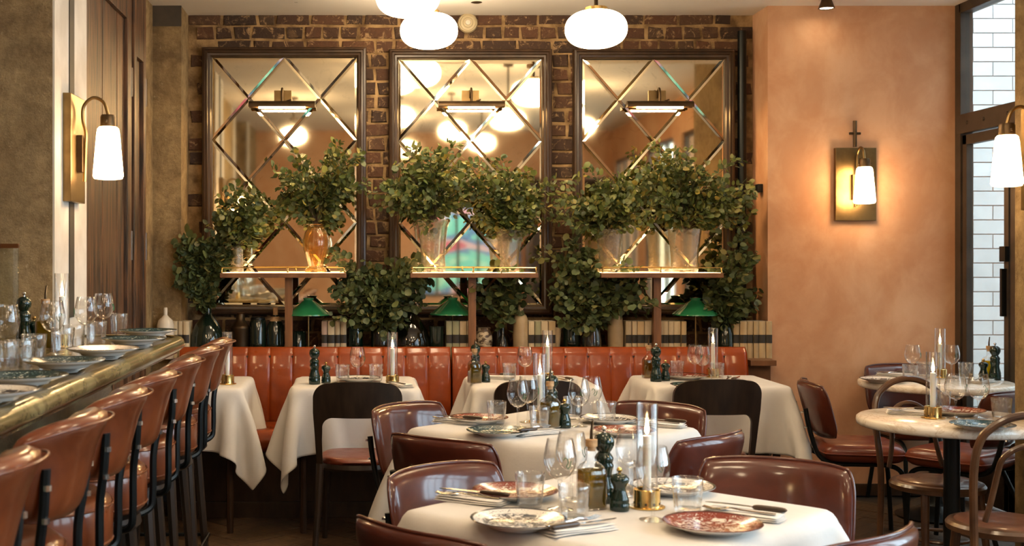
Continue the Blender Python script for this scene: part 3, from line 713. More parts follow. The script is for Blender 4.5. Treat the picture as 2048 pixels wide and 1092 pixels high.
def wooden_chair():
    t = thing('wooden_chair', '', 'chair')
    outer = []; inner = []; n = 10
    Wt, zt, r1 = .225, .88, .085; Wi, zi, r2 = .178, .70, .055
    O = [(-.205, .42), (-.212, .52), (-.218, .62), (-Wt, .72)]; I = [(-.175, .42), (-.178, .50), (-.18, .58), (-Wi, .63)]
    for i in range(n+1): a = pi-pi/2*i/n; O.append((-Wt+r1+r1*cos(a), zt-r1+r1*sin(a)*.95)); I.append((-Wi+r2+r2*cos(a), zi-r2+r2*sin(a)))
    for k in range(1, 6): O.append((-Wt+r1+(Wt-r1)*k/5, zt+.006*sin(pi/2*k/5))); I.append((-Wi+r2+(Wi-r2)*k/5, zi))
    O += [(-x, z) for x, z in O[-2::-1]]; I += [(-x, z) for x, z in I[-2::-1]]
    def yy(x, z): return -.20-.10*((z-.42)/.46)+.07*(x/.22)**2
    vs = []; T = .014; N = len(O)
    for d in (T, -T):
        for L in (O, I):
            vs += [(x, yy(x, z)+d, z) for x, z in L]
    fs = []
    for i in range(N-1):
        fs += [(i, i+1, N+i+1, N+i), (2*N+i, 3*N+i, 3*N+i+1, 2*N+i+1), (i, 2*N+i, 2*N+i+1, i+1), (N+i, N+i+1, 3*N+i+1, 3*N+i)]
    fs += [(0, N, 3*N, 2*N), (N-1, 3*N-1, 4*N-1, 2*N-1)]
    MB().add(vs, fs).build('backrest', WOODCHAIR, t, 40)
    MB().lathe([(0,.415),(.20,.415),(.215,.43),(.21,.452),(0,.452)], 30, (0,0,0)).build('seat_frame', WOODCHAIR, t)
    m = MB(); m.pad(.40, .40, .05, lambda x, z, q: (x, z, .465+q), .5, 16, 16, 6); m.build('seat', SEATPAD, t, 70)
    for s in (-1, 1):
        MB().tube([(s*.19,-.19,.46), (s*.20,-.23,.22), (s*.215,-.29,0)], [.02,.018,.014], 10).build('leg', WOODCHAIR, t)
        MB().tube([(s*.155,.14,.43), (s*.17,.17,.2), (s*.18,.19,0)], [.02,.018,.014], 10).build('leg', WOODCHAIR, t)
    return t
G2 = 'dark wooden chairs at the banquette tables'
place('wooden_chair', wooden_chair, (-.05, 6.25, FL), 0, 'dark wooden chair with curved back at the second banquette table, red seat showing', G2)
place('wooden_chair', wooden_chair, (X(1080, 6.05), 6.33, FL), 0, 'dark wooden chair half hidden behind the glasses of the middle table', G2)
place('wooden_chair', wooden_chair, (X(1440, 6.12), 6.38, FL), 0, 'dark wooden chair with curved back at the rightmost banquette table', G2)

BENTSEAT = mat_leather('brown_bentwood_seat', (.09,.032,.016), (.15,.058,.030), .34, .4)
def bentwood():
    t = thing('bentwood_chair', '', 'chair')
    for nm, hw, zt, x0, z0, yb, r in (('outer_hoop', .185, .915, .17, .0, -.19, .0150), ('inner_hoop', .105, .80, .135, .50, -.185, .011)):
        L = [(-x0, yb-.02, z0), (-x0-.004, yb+.01, .46)] if nm == 'outer_hoop' else [(-x0, yb+.005, .50), (-hw-.012, yb-.005, .58)]
        L += [(-hw, yb-.02, .70 if hw > .15 else .66)]
        for i in range(1, 8): a = pi-pi*i/8; L.append((hw*cos(a), yb-.03-.035*sin(a), (.75 if hw > .15 else .69)+(zt-(.75 if hw > .15 else .69))*sin(a)))
        L += [(-q[0], q[1], q[2]) for q in L[:3][::-1]]
        MB().tube(spline(L, 5), r, 10).build(nm, WOODBENT, t)
    MB().lathe([(0,.425),(.18,.425),(.205,.432),(.207,.452),(.198,.464),(.17,.468),(0,.468)], 36).build('seat_frame', WOODBENT, t)
    MB().lathe([(0,.478),(.10,.478),(.165,.474),(.178,.466),(0,.465)], 36).build('seat', BENTSEAT, t)
    for s in (-1, 1): MB().tube([(s*.13,.12,.43), (s*.142,.14,.25), (s*.155,.17,0)], [.019,.017,.013], 10).build('leg', WOODBENT, t)
    MB().tube([(.145*cos(2*pi*i/28), .145*sin(2*pi*i/28), .21) for i in range(28)], .008, 8, True).build('stretcher_ring', WOODBENT, t)
    return t
place('bentwood_chair', bentwood, (2.64, 5.56, FL), pi+.10, 'bentwood cafe chair with round hoop back, tucked behind the near marble table')
place('bentwood_chair', bentwood, (2.49, 4.70, FL), -.12, 'bentwood cafe chair in the right foreground with its double hoop back to us')

def bar_stool():
    """faces -X; backrest wraps round on the +X side"""
    t = thing('bar_stool', '', 'stool')
    H, W = .235, .48
    def fn(x, z, q):
        s = (z+H/2)/H; a = x/.25*(.80+.2*s); R = .20+.040*s+.012*s*s
        roll = .016*max(0, s-.72)/.28; q = q*(1+.35*s*s)
        return ((R+q+roll)*cos(a)-.0, (R+q+roll)*sin(a), (.907+s*H-.03*(abs(a)/.95)**3*s))
    m = MB(); rim = m.pad(W, H, .07, fn, .2, 26, 14, 6); bk = m.build('backrest', STOOLLEATHER, t, 75)
    top = [fn(-W/2*.93+W*.93*i/24, H/2*.86, .036) for i in range(25)]
    MB().tube(top, .003, 6).build('seam', STOOLLEATHER, bk, 80)
    pr = [(0,.715),(.185,.715),(.197,.727),(.202,.745),(.202,.82),(.195,.845),(.17,.861),(.10,.869),(0,.871)]
    st = MB().lathe(pr, 36).build('seat', STOOLLEATHER, t, 60)
    for z in (.737, .833): MB().tube([(.201*cos(2*pi*i/36), .201*sin(2*pi*i/36), z) for i in range(36)], .0035, 6, True).build('piping', STOOLLEATHER, st)
    for s in (-1, 1):
        a = s*.62; c, q = cos(a), sin(a)
        MB().tube(spline([(.262*c,.262*q,1.04), (.255*c,.255*q,.95), (.24*c,.24*q,.86), (.238*c,.238*q,.74), (.225*c,.225*q,.69), (.15*c,.15*q,.672), (0,q*.12,.67)], 5), .0115, 8).build('back_tube', STEEL, t)
        for z in (1.0, .93): MB().lathe([(0,-.008),(.009,-.006),(.009,.006),(0,.008)], 8, ((.268 if z > .95 else .262)*c, (.268 if z > .95 else .262)*q, z)).build('bolt', CHROME, t)
        for r in (-1, 1): MB().tube([(r*.12, s*.12, .69), (r*.17, s*.17, -.012)], [.02, .015], 8).build('leg', WOODCHAIR, t)
    MB().lathe([(0,.655),(.17,.655),(.185,.67),(.18,.70),(0,.70)], 30).build('seat_ring', WOODCHAIR, t)
    MB().tube([(.17,-.17,.25),(.17,.17,.25),(-.17,.17,.25),(-.17,-.17,.25)], .009, 8, True).build('footrest', STEEL, t)
    return t
ordn = ['nearest', 'second', 'third', 'fourth', 'fifth', 'sixth', 'farthest']
for k, y in enumerate((2.12, 2.68, 3.18, 3.68, 4.22, 4.76, 5.2)):
    place('bar_stool', bar_stool, (-.88, y, FL+.012), radians((-6, -3, 2, -2, 3, -2, 0)[k]), 'tan leather bar stool with rolled back at the bar, '+ordn[k]+(' of the row' if k in (0, 6) else ' from the camera'), 'tan leather stools along the bar')

# ------------------------------------------------------------------ tables with draped cloths
TZ = .75
def drape(w, d, over, seed, n=57, steps=150, iters=14):
    rng = np.random.default_rng(seed)
    sx, sy = w+2*over, d+2*over; nx = n; ny = int(round(n*sy/sx)); hx, hy = sx/(nx-1), sy/(ny-1)
    gx_, gy_ = np.meshgrid(np.linspace(-sx/2, sx/2, nx), np.linspace(-sy/2, sy/2, ny))
    p = np.stack([gx_, gy_, np.full_like(gx_, TZ+.006)], -1)
    sm = rng.normal(0, 1, (ny, nx)); 
    for _ in range(6): sm = (sm+np.roll(sm, 1, 0)+np.roll(sm, -1, 0)+np.roll(sm, 1, 1)+np.roll(sm, -1, 1))/5
    outm = (np.abs(gx_) > w/2) | (np.abs(gy_) > d/2)
    p[..., 2] += sm*.02*outm
    prev = p.copy(); zt = TZ+.0045; ex, ey = w/2+.006, d/2+.006
    wind = np.stack([rng.normal(0, 1), rng.normal(0, 1), 0], -1) if False else np.zeros(3)
    def con(a, b, L, k=1.0):
        e = b-a; l = np.sqrt((e*e).sum(-1, keepdims=True))+1e-9; c = e*(.5*k*(l-L)/l); a += c; b -= c
    dg = sqrt(hx*hx+hy*hy)
    def coll(p, prev):
        x, y, z = p[..., 0], p[..., 1], p[..., 2]
        ins = (np.abs(x) < ex) & (np.abs(y) < ey) & (z < zt)
        pz = zt-z; pxx = ex-np.abs(x); pyy = ey-np.abs(y)
        top = ins & (pz <= np.minimum(pxx, pyy)+.006); sidex = ins & ~top & (pxx <= pyy); sidey = ins & ~top & ~sidex
        z[top] = zt
        x[sidex] = np.sign(x[sidex])*ex; y[sidey] = np.sign(y[sidey])*ey
        # friction on top
        p[..., 0][top] += .8*(prev[..., 0][top]-p[..., 0][top]); p[..., 1][top] += .8*(prev[..., 1][top]-p[..., 1][top])
    for s in range(steps):
        v = (p-prev)*(.965 if s < steps*.7 else .9); prev = p.copy(); p = p+v; p[..., 2] -= 9.8*.012**2
        for it in range(iters):
            for o in (0, 1):
                m = (nx-o)//2*2; con(p[:, o:o+m:2], p[:, o+1:o+m:2], hx)
                m = (ny-o)//2*2; con(p[o:o+m:2, :], p[o+1:o+m:2, :], hy)
                m = (ny-o)//2*2
                con(p[o:o+m:2, :-1], p[o+1:o+m:2, 1:], dg, .4); con(p[o:o+m:2, 1:], p[o+1:o+m:2, :-1], dg, .4)
            if it % 4 == 0:
                con(p[:, :-4], p[:, 4:], hx*4, .10); con(p[:-4], p[4:], hy*4, .10)
            coll(p, prev)
        p[..., 2] = np.maximum(p[..., 2], .02)
    fs = [(j*nx+i, j*nx+i+1, (j+1)*nx+i+1, (j+1)*nx+i) for j in range(ny-1) for i in range(nx-1)]
    return p.reshape(-1, 3), fs
CLOTHS = {}
def cloth_mesh(key, w, d, over, seed):
    if key not in CLOTHS:
        v, f = drape(w, d, over, seed); mb = MB(); mb.v = [tuple(q) for q in v]; mb.f = [list(q) for q in f]; mb.m = [0]*len(f)
        CLOTHS[key] = mb.mesh('tablecloth', LINEN, 180)
    return CLOTHS[key]
def table(cx, cyy, w, d, rot, lab, clab, key, seed, over=.33):
    t = thing('dining_table', lab, 'table', (cx, cyy, FL), rot, 'cloth covered tables')
    MB().box(-w/2+.022, w/2-.022, -d/2+.022, d/2-.022, TZ-FL-.035, TZ-FL-.004).build('tabletop', WOODDARK, t, 0, .008)
    for sx in (-1, 1):
        for sy in (-1, 1): MB().tube([(sx*(w/2-.07), sy*(d/2-.07), TZ-FL-.03), (sx*(w/2-.07), sy*(d/2-.07), 0)], [.025, .018], 8).build('leg', WOODDARK, t)
    c = link('tablecloth', cloth_mesh(key, w, d, over, seed), None, (cx, cyy, 0), rot); tag(c, clab, 'tablecloth', 'white tablecloths')
    m = c.modifiers.new('subdivision', 'SUBSURF'); m.levels = m.render_levels = 1
    s = c.modifiers.new('thickness', 'SOLIDIFY'); s.thickness = .0015; s.offset = 1
table(TF[0], TF[1], .87, .87, pi/4, 'square dining table nearest the camera, hidden under its cloth', 'white tablecloth draped over the square table nearest the camera', 'sq', 4)
table(TM[0], TM[1], .86, .86, pi/4+pi/2, 'square dining table in the middle of the room, hidden under its cloth', 'white tablecloth draped over the middle square table', 'sq', 4)
table(-.955, 6.83, .55, .70, 0, 'banquette table at far left behind the stools', 'white tablecloth with long hanging corner behind the bar stools', 'a', 8, .32)
table(-.07, 6.83, .70, .70, 0, 'second banquette table from the left', 'white tablecloth on the second banquette table, left corner flared out', 'b', 5)
table(.93, 6.88, .73, .70, pi, 'third banquette table from the left', 'white tablecloth on the third banquette table behind the wine glasses', 'b', 5)
table(1.96, 6.92, .76, .66, 0, 'rightmost of the four banquette tables, under its cloth', 'white tablecloth on the rightmost banquette table with a hanging right corner', 'd', 21, .34)

def round_table():
    t = thing('marble_table', '', 'table'); r = .395; h = TZ-FL
    MB().lathe([(0,h-.042),(r-.012,h-.042),(r-.003,h-.036),(r,h-.022),(r-.002,h-.008),(r-.012,h),(0,h)], 64).build('tabletop', MARBLEWHITE, t, 50)
    MB().lathe([(0,h-.06),(.13,h-.06),(.13,h-.043),(0,h-.043)], 24).build('top_plate', STEEL, t)
    MB().lathe([(.20,0),(.205,.012),(.12,.03),(.085,.05),(.05,.07),(.036,.10),(.034,.2),(.034,h-.06)], 28).build('pedestal', STEEL, t)
    return t
R1, R2 = (2.59, 5.32), (3.29, 6.95)
place('marble_table', round_table, (*R1, FL), 0, 'round cream marble table in the right foreground on a black pedestal', 'round marble tables')
far_table = place('marble_table', round_table, (*R2, FL), .8, 'round cream marble table farther back by the plaster wall', 'round marble tables'); far_table.scale = (1.065, 1.065, 1)

# ------------------------------------------------------------------ tableware
def open_lathe(prof, n=32, **k):
    m = MB(); m.open = True; m.lathe(prof, n, **k); return m
def wine_glass():
    t = thing('wine_glass', '', 'glass')
    MB().lathe([(.036,0),(.036,.002),(.02,.005),(.006,.010),(.0045,.02),(.0045,.07),(.007,.08),(.004,.082),(0,.083)], 28).build('stem', CLEAR, t, 60)
    open_lathe([(.002,.083),(.016,.086),(.030,.096),(.041,.115),(.0455,.135),(.045,.150),(.041,.172),(.036,.195),(.0352,.197),(.0345,.195),(.040,.172),(.044,.150)], 36).build('bowl', CLEAR, t, 60)
    a0 = -pi/2
    MB().tube([(.0462*cos(a0+.25*q), .0462*sin(a0+.25*q), .137+w) for q, w in ((-1,.006),(-.6,.014),(0,.010),(.2,0),(-.3,-.010),(.1,-.017),(.7,-.010),(1,.004))], .0011, 5).build('emblem', GREENENAMEL, t)
    return t
def tumbler():
    t = thing('tumbler', '', 'glass')
    m = open_lathe([(.031,0),(.033,.003),(.0345,.012),(.037,.045),(.0385,.062),(.0405,.066),(.0425,.095),(.0418,.0965),(.0405,.095),(.0385,.066),(.0345,.03),(.033,.014),(0,.013)], 36, ripple=.06, rn=9, rz=(.004, .062))
    m.build('glass_body', TUMBLERG, t, 60); return t
def plate(kind):
    def f():
        t = thing('plate', '', 'plate')
        m = MB().lathe([(0,.004),(.068,.004),(.070,0),(.074,0),(.078,.006),(.105,.014),(.124,.0215),(.1255,.0235),(.124,.025),(.105,.0185),(.085,.0115),(.075,.009),(0,.0085)], 48)
        m.build('dish', PLATES[kind], t, 60); return t
    return f
def napkin():
    t = thing('napkin', '', 'napkin')
    for k, (w, l, z) in enumerate(((.085, .21, .003), (.082, .205, .0075), (.078, .20, .012))):
        m = MB(); m.pad(w, l, .0055, lambda x, y, q, k=k, z=z: (x+.002*sin(y*30+k), y, z+q+.0015*sin(x*60+y*22+k)+ (.0015*k)), .03, 8, 14, 10); m.build('fold', NAPKIN, t, 60)
    return t
def fork():
    t = thing('fork', '', 'cutlery'); m = MB()
    def bar_(pts, w, h): 
        P = [Vector(p) for p in pts]; vs = []
        for i, p in enumerate(P):
            ww = w[i] if isinstance(w, (list, tuple)) else w
            vs += [(p.x-ww/2, p.y, p.z), (p.x+ww/2, p.y, p.z), (p.x+ww/2*.8, p.y, p.z+h), (p.x-ww/2*.8, p.y, p.z+h)]
        fs = [(0,1,2,3)[::-1]]
        for i in range(len(P)-1):
            for j in range(4): fs.append((i*4+j, i*4+(j+1) % 4, (i+1)*4+(j+1) % 4, (i+1)*4+j))
        fs.append(tuple(len(vs)-4+j for j in range(4))); m.add(vs, fs)
    bar_([(0,-.09,.002),(0,-.05,.003),(0,0,.005),(0,.025,.008),(0,.038,.007),(0,.052,.004)], [.013,.011,.006,.008,.021,.024], .003)
    for k in range(4): bar_([((k-1.5)*.0065,.050,.004), ((k-1.5)*.0065,.075,.002), ((k-1.5)*.0063,.10,.007)], [.0036,.0032,.0022], .0022)
    m.build('fork_body', CHROME, t, 40); return t
def knife():
    t = thing('steak_knife', '', 'cutlery')
    m = MB(); m.pad(.020, .095, .014, lambda x, y, q: (x, y-.06, .008+q), .2, 6, 10, 6); m.build('handle', WOODDARK, t, 60)
    pts = [(-.006,-.012),(.006,-.012),(.009,0),(.009,.06),(.004,.10),(-.004,.115),(-.006,.07)]
    n = len(pts); MB().add([(x, y, z) for z in (.0065, .0085) for x, y in pts], [tuple(range(n))[::-1], tuple(n+i for i in range(n))]+[(i, (i+1) % n, n+(i+1) % n, n+i) for i in range(n)]).build('blade', CHROME, t, 0)
    return t
def candle():
    t = thing('candle_holder', '', 'candle holder')
    MB().lathe([(0,0),(.05,0),(.05,.003),(.038,.004),(.037,.008),(.037,.05),(.034,.052),(.0305,.05),(.0305,.01),(0,.01)], 32).build('brass_base', BRASS, t, 40)
    for k in range(10): MB().box(.0368, .0378, -.003, .003, .010, .016, Matrix.Rotation(2*pi*k/10, 4, 'Z')).build('vent_hole', BOOKLABEL, t, 0)
    g = MB(); g.open = True; g.lathe([(.0295,.012),(.0295,.29),(.0288,.2915),(.028,.29),(.028,.014)], 32); g.build('glass_tube', CLEAR, t, 60)
    MB().lathe([(0,.011),(.0115,.011),(.0115,.196),(.0105,.20),(.004,.198),(0,.197)], 20).build('candle', WAX, t, 50)
    MB().tube([(0,0,.197), (.0008,0,.207)], .001, 5).build('wick', BOOKLABEL, t)
    MB().lathe([(0,.204),(.004,.207),(.0066,.214),(.0066,.222),(.0045,.233),(.002,.243),(0,.25)], 14).build('flame', FLAME, t, 70)
    return t
def oil_bottle(mat):
    def f():
        t = thing('oil_bottle', '', 'bottle')
        def sq(prof, sm):
            m = MB(); m.open = True; n = 32; vs = []
            for r, z in prof:
                for i in range(n):
                    a = 2*pi*i/n; k = 1/((abs(cos(a))**6+abs(sin(a))**6)**(1/6)) if r > .02 else 1
                    vs.append((r*k*cos(a), r*k*sin(a), z))
            k = len(prof); m.add(vs, [(j*n+i, j*n+(i+1) % n, (j+1)*n+(i+1) % n, (j+1)*n+i) for j in range(k-1) for i in range(n)]+[tuple(range(n))[::-1]]); return m
        sq([(.032,0),(.035,.003),(.035,.10),(.033,.11),(.025,.122),(.015,.132),(.0135,.14),(.0135,.162),(.0155,.164),(.0155,.172)], 1).build('bottle_glass', CLEAR, t, 60)
        m = sq([(.030,.004),(.0325,.006),(.0325,.098),(.031,.107)], 1); m.f.append([3*32+i for i in range(32)]); m.m.append(0); m.build('oil', mat, t, 60)
        MB().lathe([(0,.16),(.011,.16),(.0125,.172),(.0165,.173),(.0165,.192),(0,.193)], 18).build('cork', CORK, t, 40)
        MB().tube([(0,0,.192),(0,0,.215),(.004,0,.245)], [.005,.0042,.003], 10).build('pourer', BRONZE, t)
        return t
    return f
MILL = [(0,0),(.031,0),(.032,.004),(.032,.03),(.030,.036),(.032,.040),(.030,.046),(.024,.07),(.0225,.085),(.026,.10),(.0275,.106),(.024,.112),(.0265,.122),(.027,.128),(.022,.136),(.017,.143),(.022,.150),(.0285,.163),(.0295,.175),(.026,.188),(.016,.197),(.007,.2),(0,.2)]
def mill(s, sx):
    def f():
        t = thing('pepper_mill', '', 'mill')
        pr = [(r*sx, z*s) for r, z in MILL] if s == 1 else [(0,0),(.026,0),(.027,.004),(.027,.018),(.025,.022),(.0265,.026),(.024,.036),(.018,.052),(.0165,.062),(.022,.073),(.0265,.08),(.026,.089),(.02,.097),(.008,.101),(0,.101)]
        z1 = pr[-1][1]; MB().lathe(pr, 30).build('body', GREENLAQ, t, 50)
        MB().lathe([(0,z1-.001),(.004,z1-.001),(.004,z1+.004),(.0075,z1+.008),(.008,z1+.012),(.005,z1+.017),(0,z1+.018)], 14).build('knob', CHROME if s == 1 else BRASS, t)
        return t
    return f
KIND = {'wine': wine_glass, 'tumbler': tumbler, 'teal': plate('teal'), 'red': plate('red'), 'navy': plate('navy'), 'napkin': napkin, 'fork': fork, 'knife': knife, 'candle': candle,
        'oil': oil_bottle(OIL), 'yellow': oil_bottle(OILYELLOW), 'pepper': mill(1, 1), 'salt': mill(.5, 1)}
WHAT = {'wine': 'wine glass', 'tumbler': 'faceted tumbler', 'teal': 'teal patterned plate', 'red': 'red patterned plate', 'navy': 'white plate with dark motif', 'napkin': 'folded napkin', 'fork': 'steel fork', 'knife': 'wood handled knife',
        'candle': 'lit glass tube candle', 'oil': 'olive oil bottle', 'yellow': 'bottle of yellow oil', 'pepper': 'tall dark green pepper mill', 'salt': 'short dark green salt mill'}
GRP = {'wine': 'stemmed wine glasses', 'tumbler': 'glass tumblers', 'teal': 'patterned plates', 'red': 'patterned plates', 'navy': 'patterned plates', 'napkin': 'folded napkins', 'fork': 'forks', 'knife': 'steak knives', 'candle': 'candles in glass tubes', 'oil': 'oil bottles', 'yellow': 'oil bottles', 'pepper': 'green mills', 'salt': 'green mills'}
CZ = TZ+.0075
NZ = .017                                                   # height of a folded napkin
def put(kind, px, py, where, z=CZ, rot=0, lift=0):
    zr = z+lift; p = on(px, py, zr if kind not in ('teal', 'red', 'navy') else z+.016)
    return place(kind, KIND[kind], (p.x, p.y, zr), rot, WHAT[kind]+' '+where, GRP[kind])
def cover(px, py, rot, where, z=CZ, fork_=True, knife_=True, sep=.022):
    """napkin with the cutlery laid on it, as one place setting's stack of separate things"""
    p = on(px, py, z)
    place('napkin', napkin, p, rot, WHAT['napkin']+' '+where, GRP['napkin'])
    d = Vector((cos(rot), sin(rot), 0))
    if knife_: q = p+d*sep; place('knife', knife, (q.x, q.y, z+NZ), rot, WHAT['knife']+' on napkin, '+where.replace('on the ', '', 1), GRP['knife'])
    if fork_: q = p-d*sep; place('fork', fork, (q.x, q.y, z+NZ), rot+.12, WHAT['fork']+' on napkin, '+where.replace('on the ', '', 1), GRP['fork'])
N = 'on the nearest square table'
put('navy', 1037, 1041, N+', at front left'); put('red', 1425, 1049, N+', at front right'); put('red', 1030, 984, N+', behind the left tumbler'); put('navy', 1345, 974, N+', far side by the candle')
cover(1155, 1062, -1.05, N+', beside the front left plate'); cover(945, 1003, 1.05, N+', at the left corner', fork_=True); cover(1488, 1034, .95, N+', beside the front right plate', sep=.026)
put('tumbler', 1060, 1014, N+', in front of the far left red plate', rot=.2); put('tumbler', 1148, 1042, N+', next to the front left fork', rot=.5); put('tumbler', 1242, 985, N+', just behind the salt mill', rot=.1); put('tumbler', 1375, 1026, N+', behind the front right plate', rot=.3)
put('wine', 1120, 1019, N+', left one, before the oil bottle', rot=.3); put('wine', 1143, 1000, N+', back one, left of the oil bottle', rot=2); put('wine', 1262, 991, N+', behind the candle', rot=1); put('wine', 1306, 1040, N+', in front of the candle', rot=2.4)
put('oil', 1183, 1016, N+', with copper coloured cork', rot=.3); put('pepper', 1208, 1004, N+', behind the oil bottle'); put('salt', 1239, 1020, N+', right of the oil bottle'); put('candle', 1294, 1014, N+', flame high above the glasses')
N = 'on the middle square table'
put('teal', 996, 863, N+', at front left'); put('red', 958, 837, N+', at the far left'); put('red', 1248, 862, N+', at front right'); put('navy', 1218, 838, N+', far right behind a tumbler')
cover(1072, 868, -1.0, N+', beside the teal plate'); cover(915, 846, 1.05, N+', at the left corner'); cover(1320, 852, .95, N+', at the right corner')
put('tumbler', 993, 848, N+', behind the teal plate'); put('tumbler', 1079, 860, N+', in front of the candle', rot=.4); put('tumbler', 1146, 838, N+', behind the salt mill'); put('tumbler', 1213, 849, N+', in front of the far right plate')
put('wine', 1036, 855, N+', left one, by the left tumbler', rot=.4); put('wine', 1056, 845, N+', back left one', rot=1.2); put('wine', 1158, 853, N+', just right of the salt mill', rot=2.6); put('wine', 1183, 846, N+', right one, by the right tumbler', rot=.1)
put('oil', 1100, 856, N+', left of the salt mill', rot=.6); put('salt', 1129, 855, N+', right of the oil bottle'); put('pepper', 1103, 843, N+', behind the oil bottle'); put('candle', 1080, 843, N+', left of the oil bottle')
N = 'on the far left banquette table'
put('candle', 455, 768, N+', behind the stools')
N = 'on the second banquette table'
put('pepper', 629, 768, N+', at its left'); put('salt', 652, 766, N+', beside the pepper mill'); put('tumbler', 685, 763, N+', left of the wine glass'); put('tumbler', 752, 762, N+', left of the candle'); put('wine', 715, 764, N+', between the tumblers', rot=1)
put('candle', 785, 769, N+', at its right'); put('navy', 718, 757, N+', behind the glasses'); cover(800, 772, .4, N+', in front of the candle', knife_=False)
N = 'on the third banquette table'
put('oil', 949, 766, N+', at its left', rot=.3); put('pepper', 951, 757, N+', behind the oil bottle'); put('salt', 971, 764, N+', right of the oil bottle'); put('tumbler', 1019, 760, N+', left of the wine glass'); put('wine', 1050, 763, N+', left of the candle', rot=2)
put('candle', 1095, 763, N+', at its centre'); put('navy', 1048, 773, N+', behind the wooden chair'); cover(993, 757, 1.3, N+', behind the salt mill', fork_=False); cover(1122, 764, .3, N+', right of the candle')
N = 'on the rightmost banquette table'
put('oil', 1297, 756, N+', behind the mills', rot=.1); put('pepper', 1312, 763, N+', at its left'); put('salt', 1331, 761, N+', beside the pepper mill'); put('tumbler', 1354, 755, N+', left of the wine glasses'); put('tumbler', 1434, 759, N+', beneath the candle')
put('wine', 1390, 757, N+', left one of the pair', rot=.5); put('wine', 1405, 761, N+', right one of the pair', rot=2.2); put('candle', 1426, 754, N+', behind a tumbler'); put('teal', 1388, 771, N+', at the front'); put('red', 1372, 752, N+', at the back')
cover(1464, 764, -.5, N+', near the right edge')
N = 'on the near marble table'; RZ = TZ+.001
put('candle', 1866, 836, N+', left of the wine glasses', RZ); put('wine', 1911, 837, N+', just right of the candle', RZ, 1.5); put('wine', 1957, 837, N+', right one, by the tumbler', RZ, .2); put('tumbler', 2003, 840, N+', at its right side', RZ); put('tumbler', 1882, 824, N+', behind the candle', RZ)
put('teal', 1965, 851, N+', at the front', RZ); put('red', 1912, 822, N+', at the back', RZ); cover(1822, 828, 1.2, N+', at its left side', RZ)
N = 'on the far marble table'
put('candle', 1880, 755, N+', at its centre', RZ); put('wine', 1825, 756, N+', left of the candle', RZ, 1); put('wine', 1903, 757, N+', right of the candle', RZ, 2.1); put('tumbler', 1820, 763, N+', in front of the left wine glass', RZ); put('tumbler', 1848, 756, N+', between wine glass and candle', RZ); put('tumbler', 1932, 758, N+', at its right side', RZ)
put('navy', 1765, 759, N+', at its left edge', RZ); cover(1790, 752, 1.4, N+', beside the left plate', RZ); cover(1965, 765, -.8, N+', in front of the mills', RZ)
put('pepper', 1990, 760, N+', before the glazed screen', RZ); put('salt', 1967, 758, N+', left of the tall mill', RZ); put('yellow', 1978, 757, N+', between the mills', RZ)
N = 'on the marble bar'; BZ2 = BARZ+.001
for k, (px, py, kind, w) in enumerate([(-30, 800, 'navy', 'cut by the left edge'), (40, 768, 'teal', 'nearest whole one'), (128, 735, 'teal', 'second along the bar'), (206, 710, 'navy', 'in the middle of the bar'), (267, 688, 'teal', 'second from the far end'), (296, 671, 'teal', 'at the far rounded end')]):
    n_ = on(px+28, py+6, BZ2); place('napkin', napkin, (n_.x-.03, n_.y, BZ2), .1, 'white napkin '+N+' under plate '+w, GRP['napkin'])
    put(kind, px, py, N+', '+w, BZ2, lift=NZ)
for px, py, w in [(105, 710, 'tall in front of the oil bottle'), (12, 728, 'at the left edge'), (172, 692, 'between candle and plates'), (207, 676, 'nearest the shutters')]: put('wine', px, py, N+', '+w, BZ2, .7*len(w))
for px, py, w in [(42, 742, 'at the left, by the near plates'), (68, 726, 'second from the left'), (126, 708, 'below the candle'), (148, 700, 'beside the candle'), (193, 690, 'behind the middle plate'), (238, 668, 'farthest along'), (8, 745, 'cut by the left edge')]: put('tumbler', px, py, N+', '+w, BZ2, .3*len(w))
put('pepper', 48, 694, N+', by the stone pillar', BZ2); put('salt', 68, 692, N+', beside the tall mill', BZ2); put('oil', 91, 697, N+', left of the candle', BZ2); put('candle', 124, 694, N+', before the white jamb', BZ2)
t = thing('glass_screen', 'clear glass screen with copper top edge standing at the left end of bar', 'screen', (-1.30, 4.05, BARZ))
MB().box(-.34, .12, 0, .008, .0, .385).build('glass_panel', PANE, t, 0); MB().box(-.34, .122, -.004, .012, .385, .40).build('top_rail', COPPER, t, 0); MB().box(-.34, .12, -.006, .014, 0, .012).build('foot', COPPER, t, 0)

# ------------------------------------------------------------------ green desk lamps, bottles, jars, books on the ledge
def desk_lamp():
    t = thing('desk_lamp', '', 'lamp')
    MB().lathe([(0,0),(.07,0),(.07,.008),(.03,.018),(.012,.026),(.006,.03),(.006,.31),(0,.31)], 22).build('stand', BRASSOLD, t, 40)
    m = MB(); m.open = True; m.lathe([(.146,.272),(.148,.270),(.147,.277),(.10,.312),(.05,.352),(.03,.366),(.034,.374),(.034,.379),(.024,.381),(.024,.37),(.048,.347),(.098,.307),(.143,.273)], 40); m.build('shade', GREENENAMEL, t, 40)
    MB().lathe([(0,.385),(.014,.382),(.02,.372),(0,.37)], 14).build('finial', BRASSOLD, t)
    MB().lathe([(0,.262),(.012,.265),(.016,.285),(.01,.31),(0,.312)], 14).build('bulb_holder', BRASSOLD, t)
    return t
for px, Y, w in ((617, 7.62, 'right of the left shelf post'), (905, 7.68, 'half hidden left of the middle post'), (1391, 7.62, 'right of the right shelf post')):
    place('desk_lamp', desk_lamp, (X(px, Y), Y, LZ+.0), 0, 'green enamel shaded desk lamp on the ledge, '+w, 'green desk lamps on the ledge')
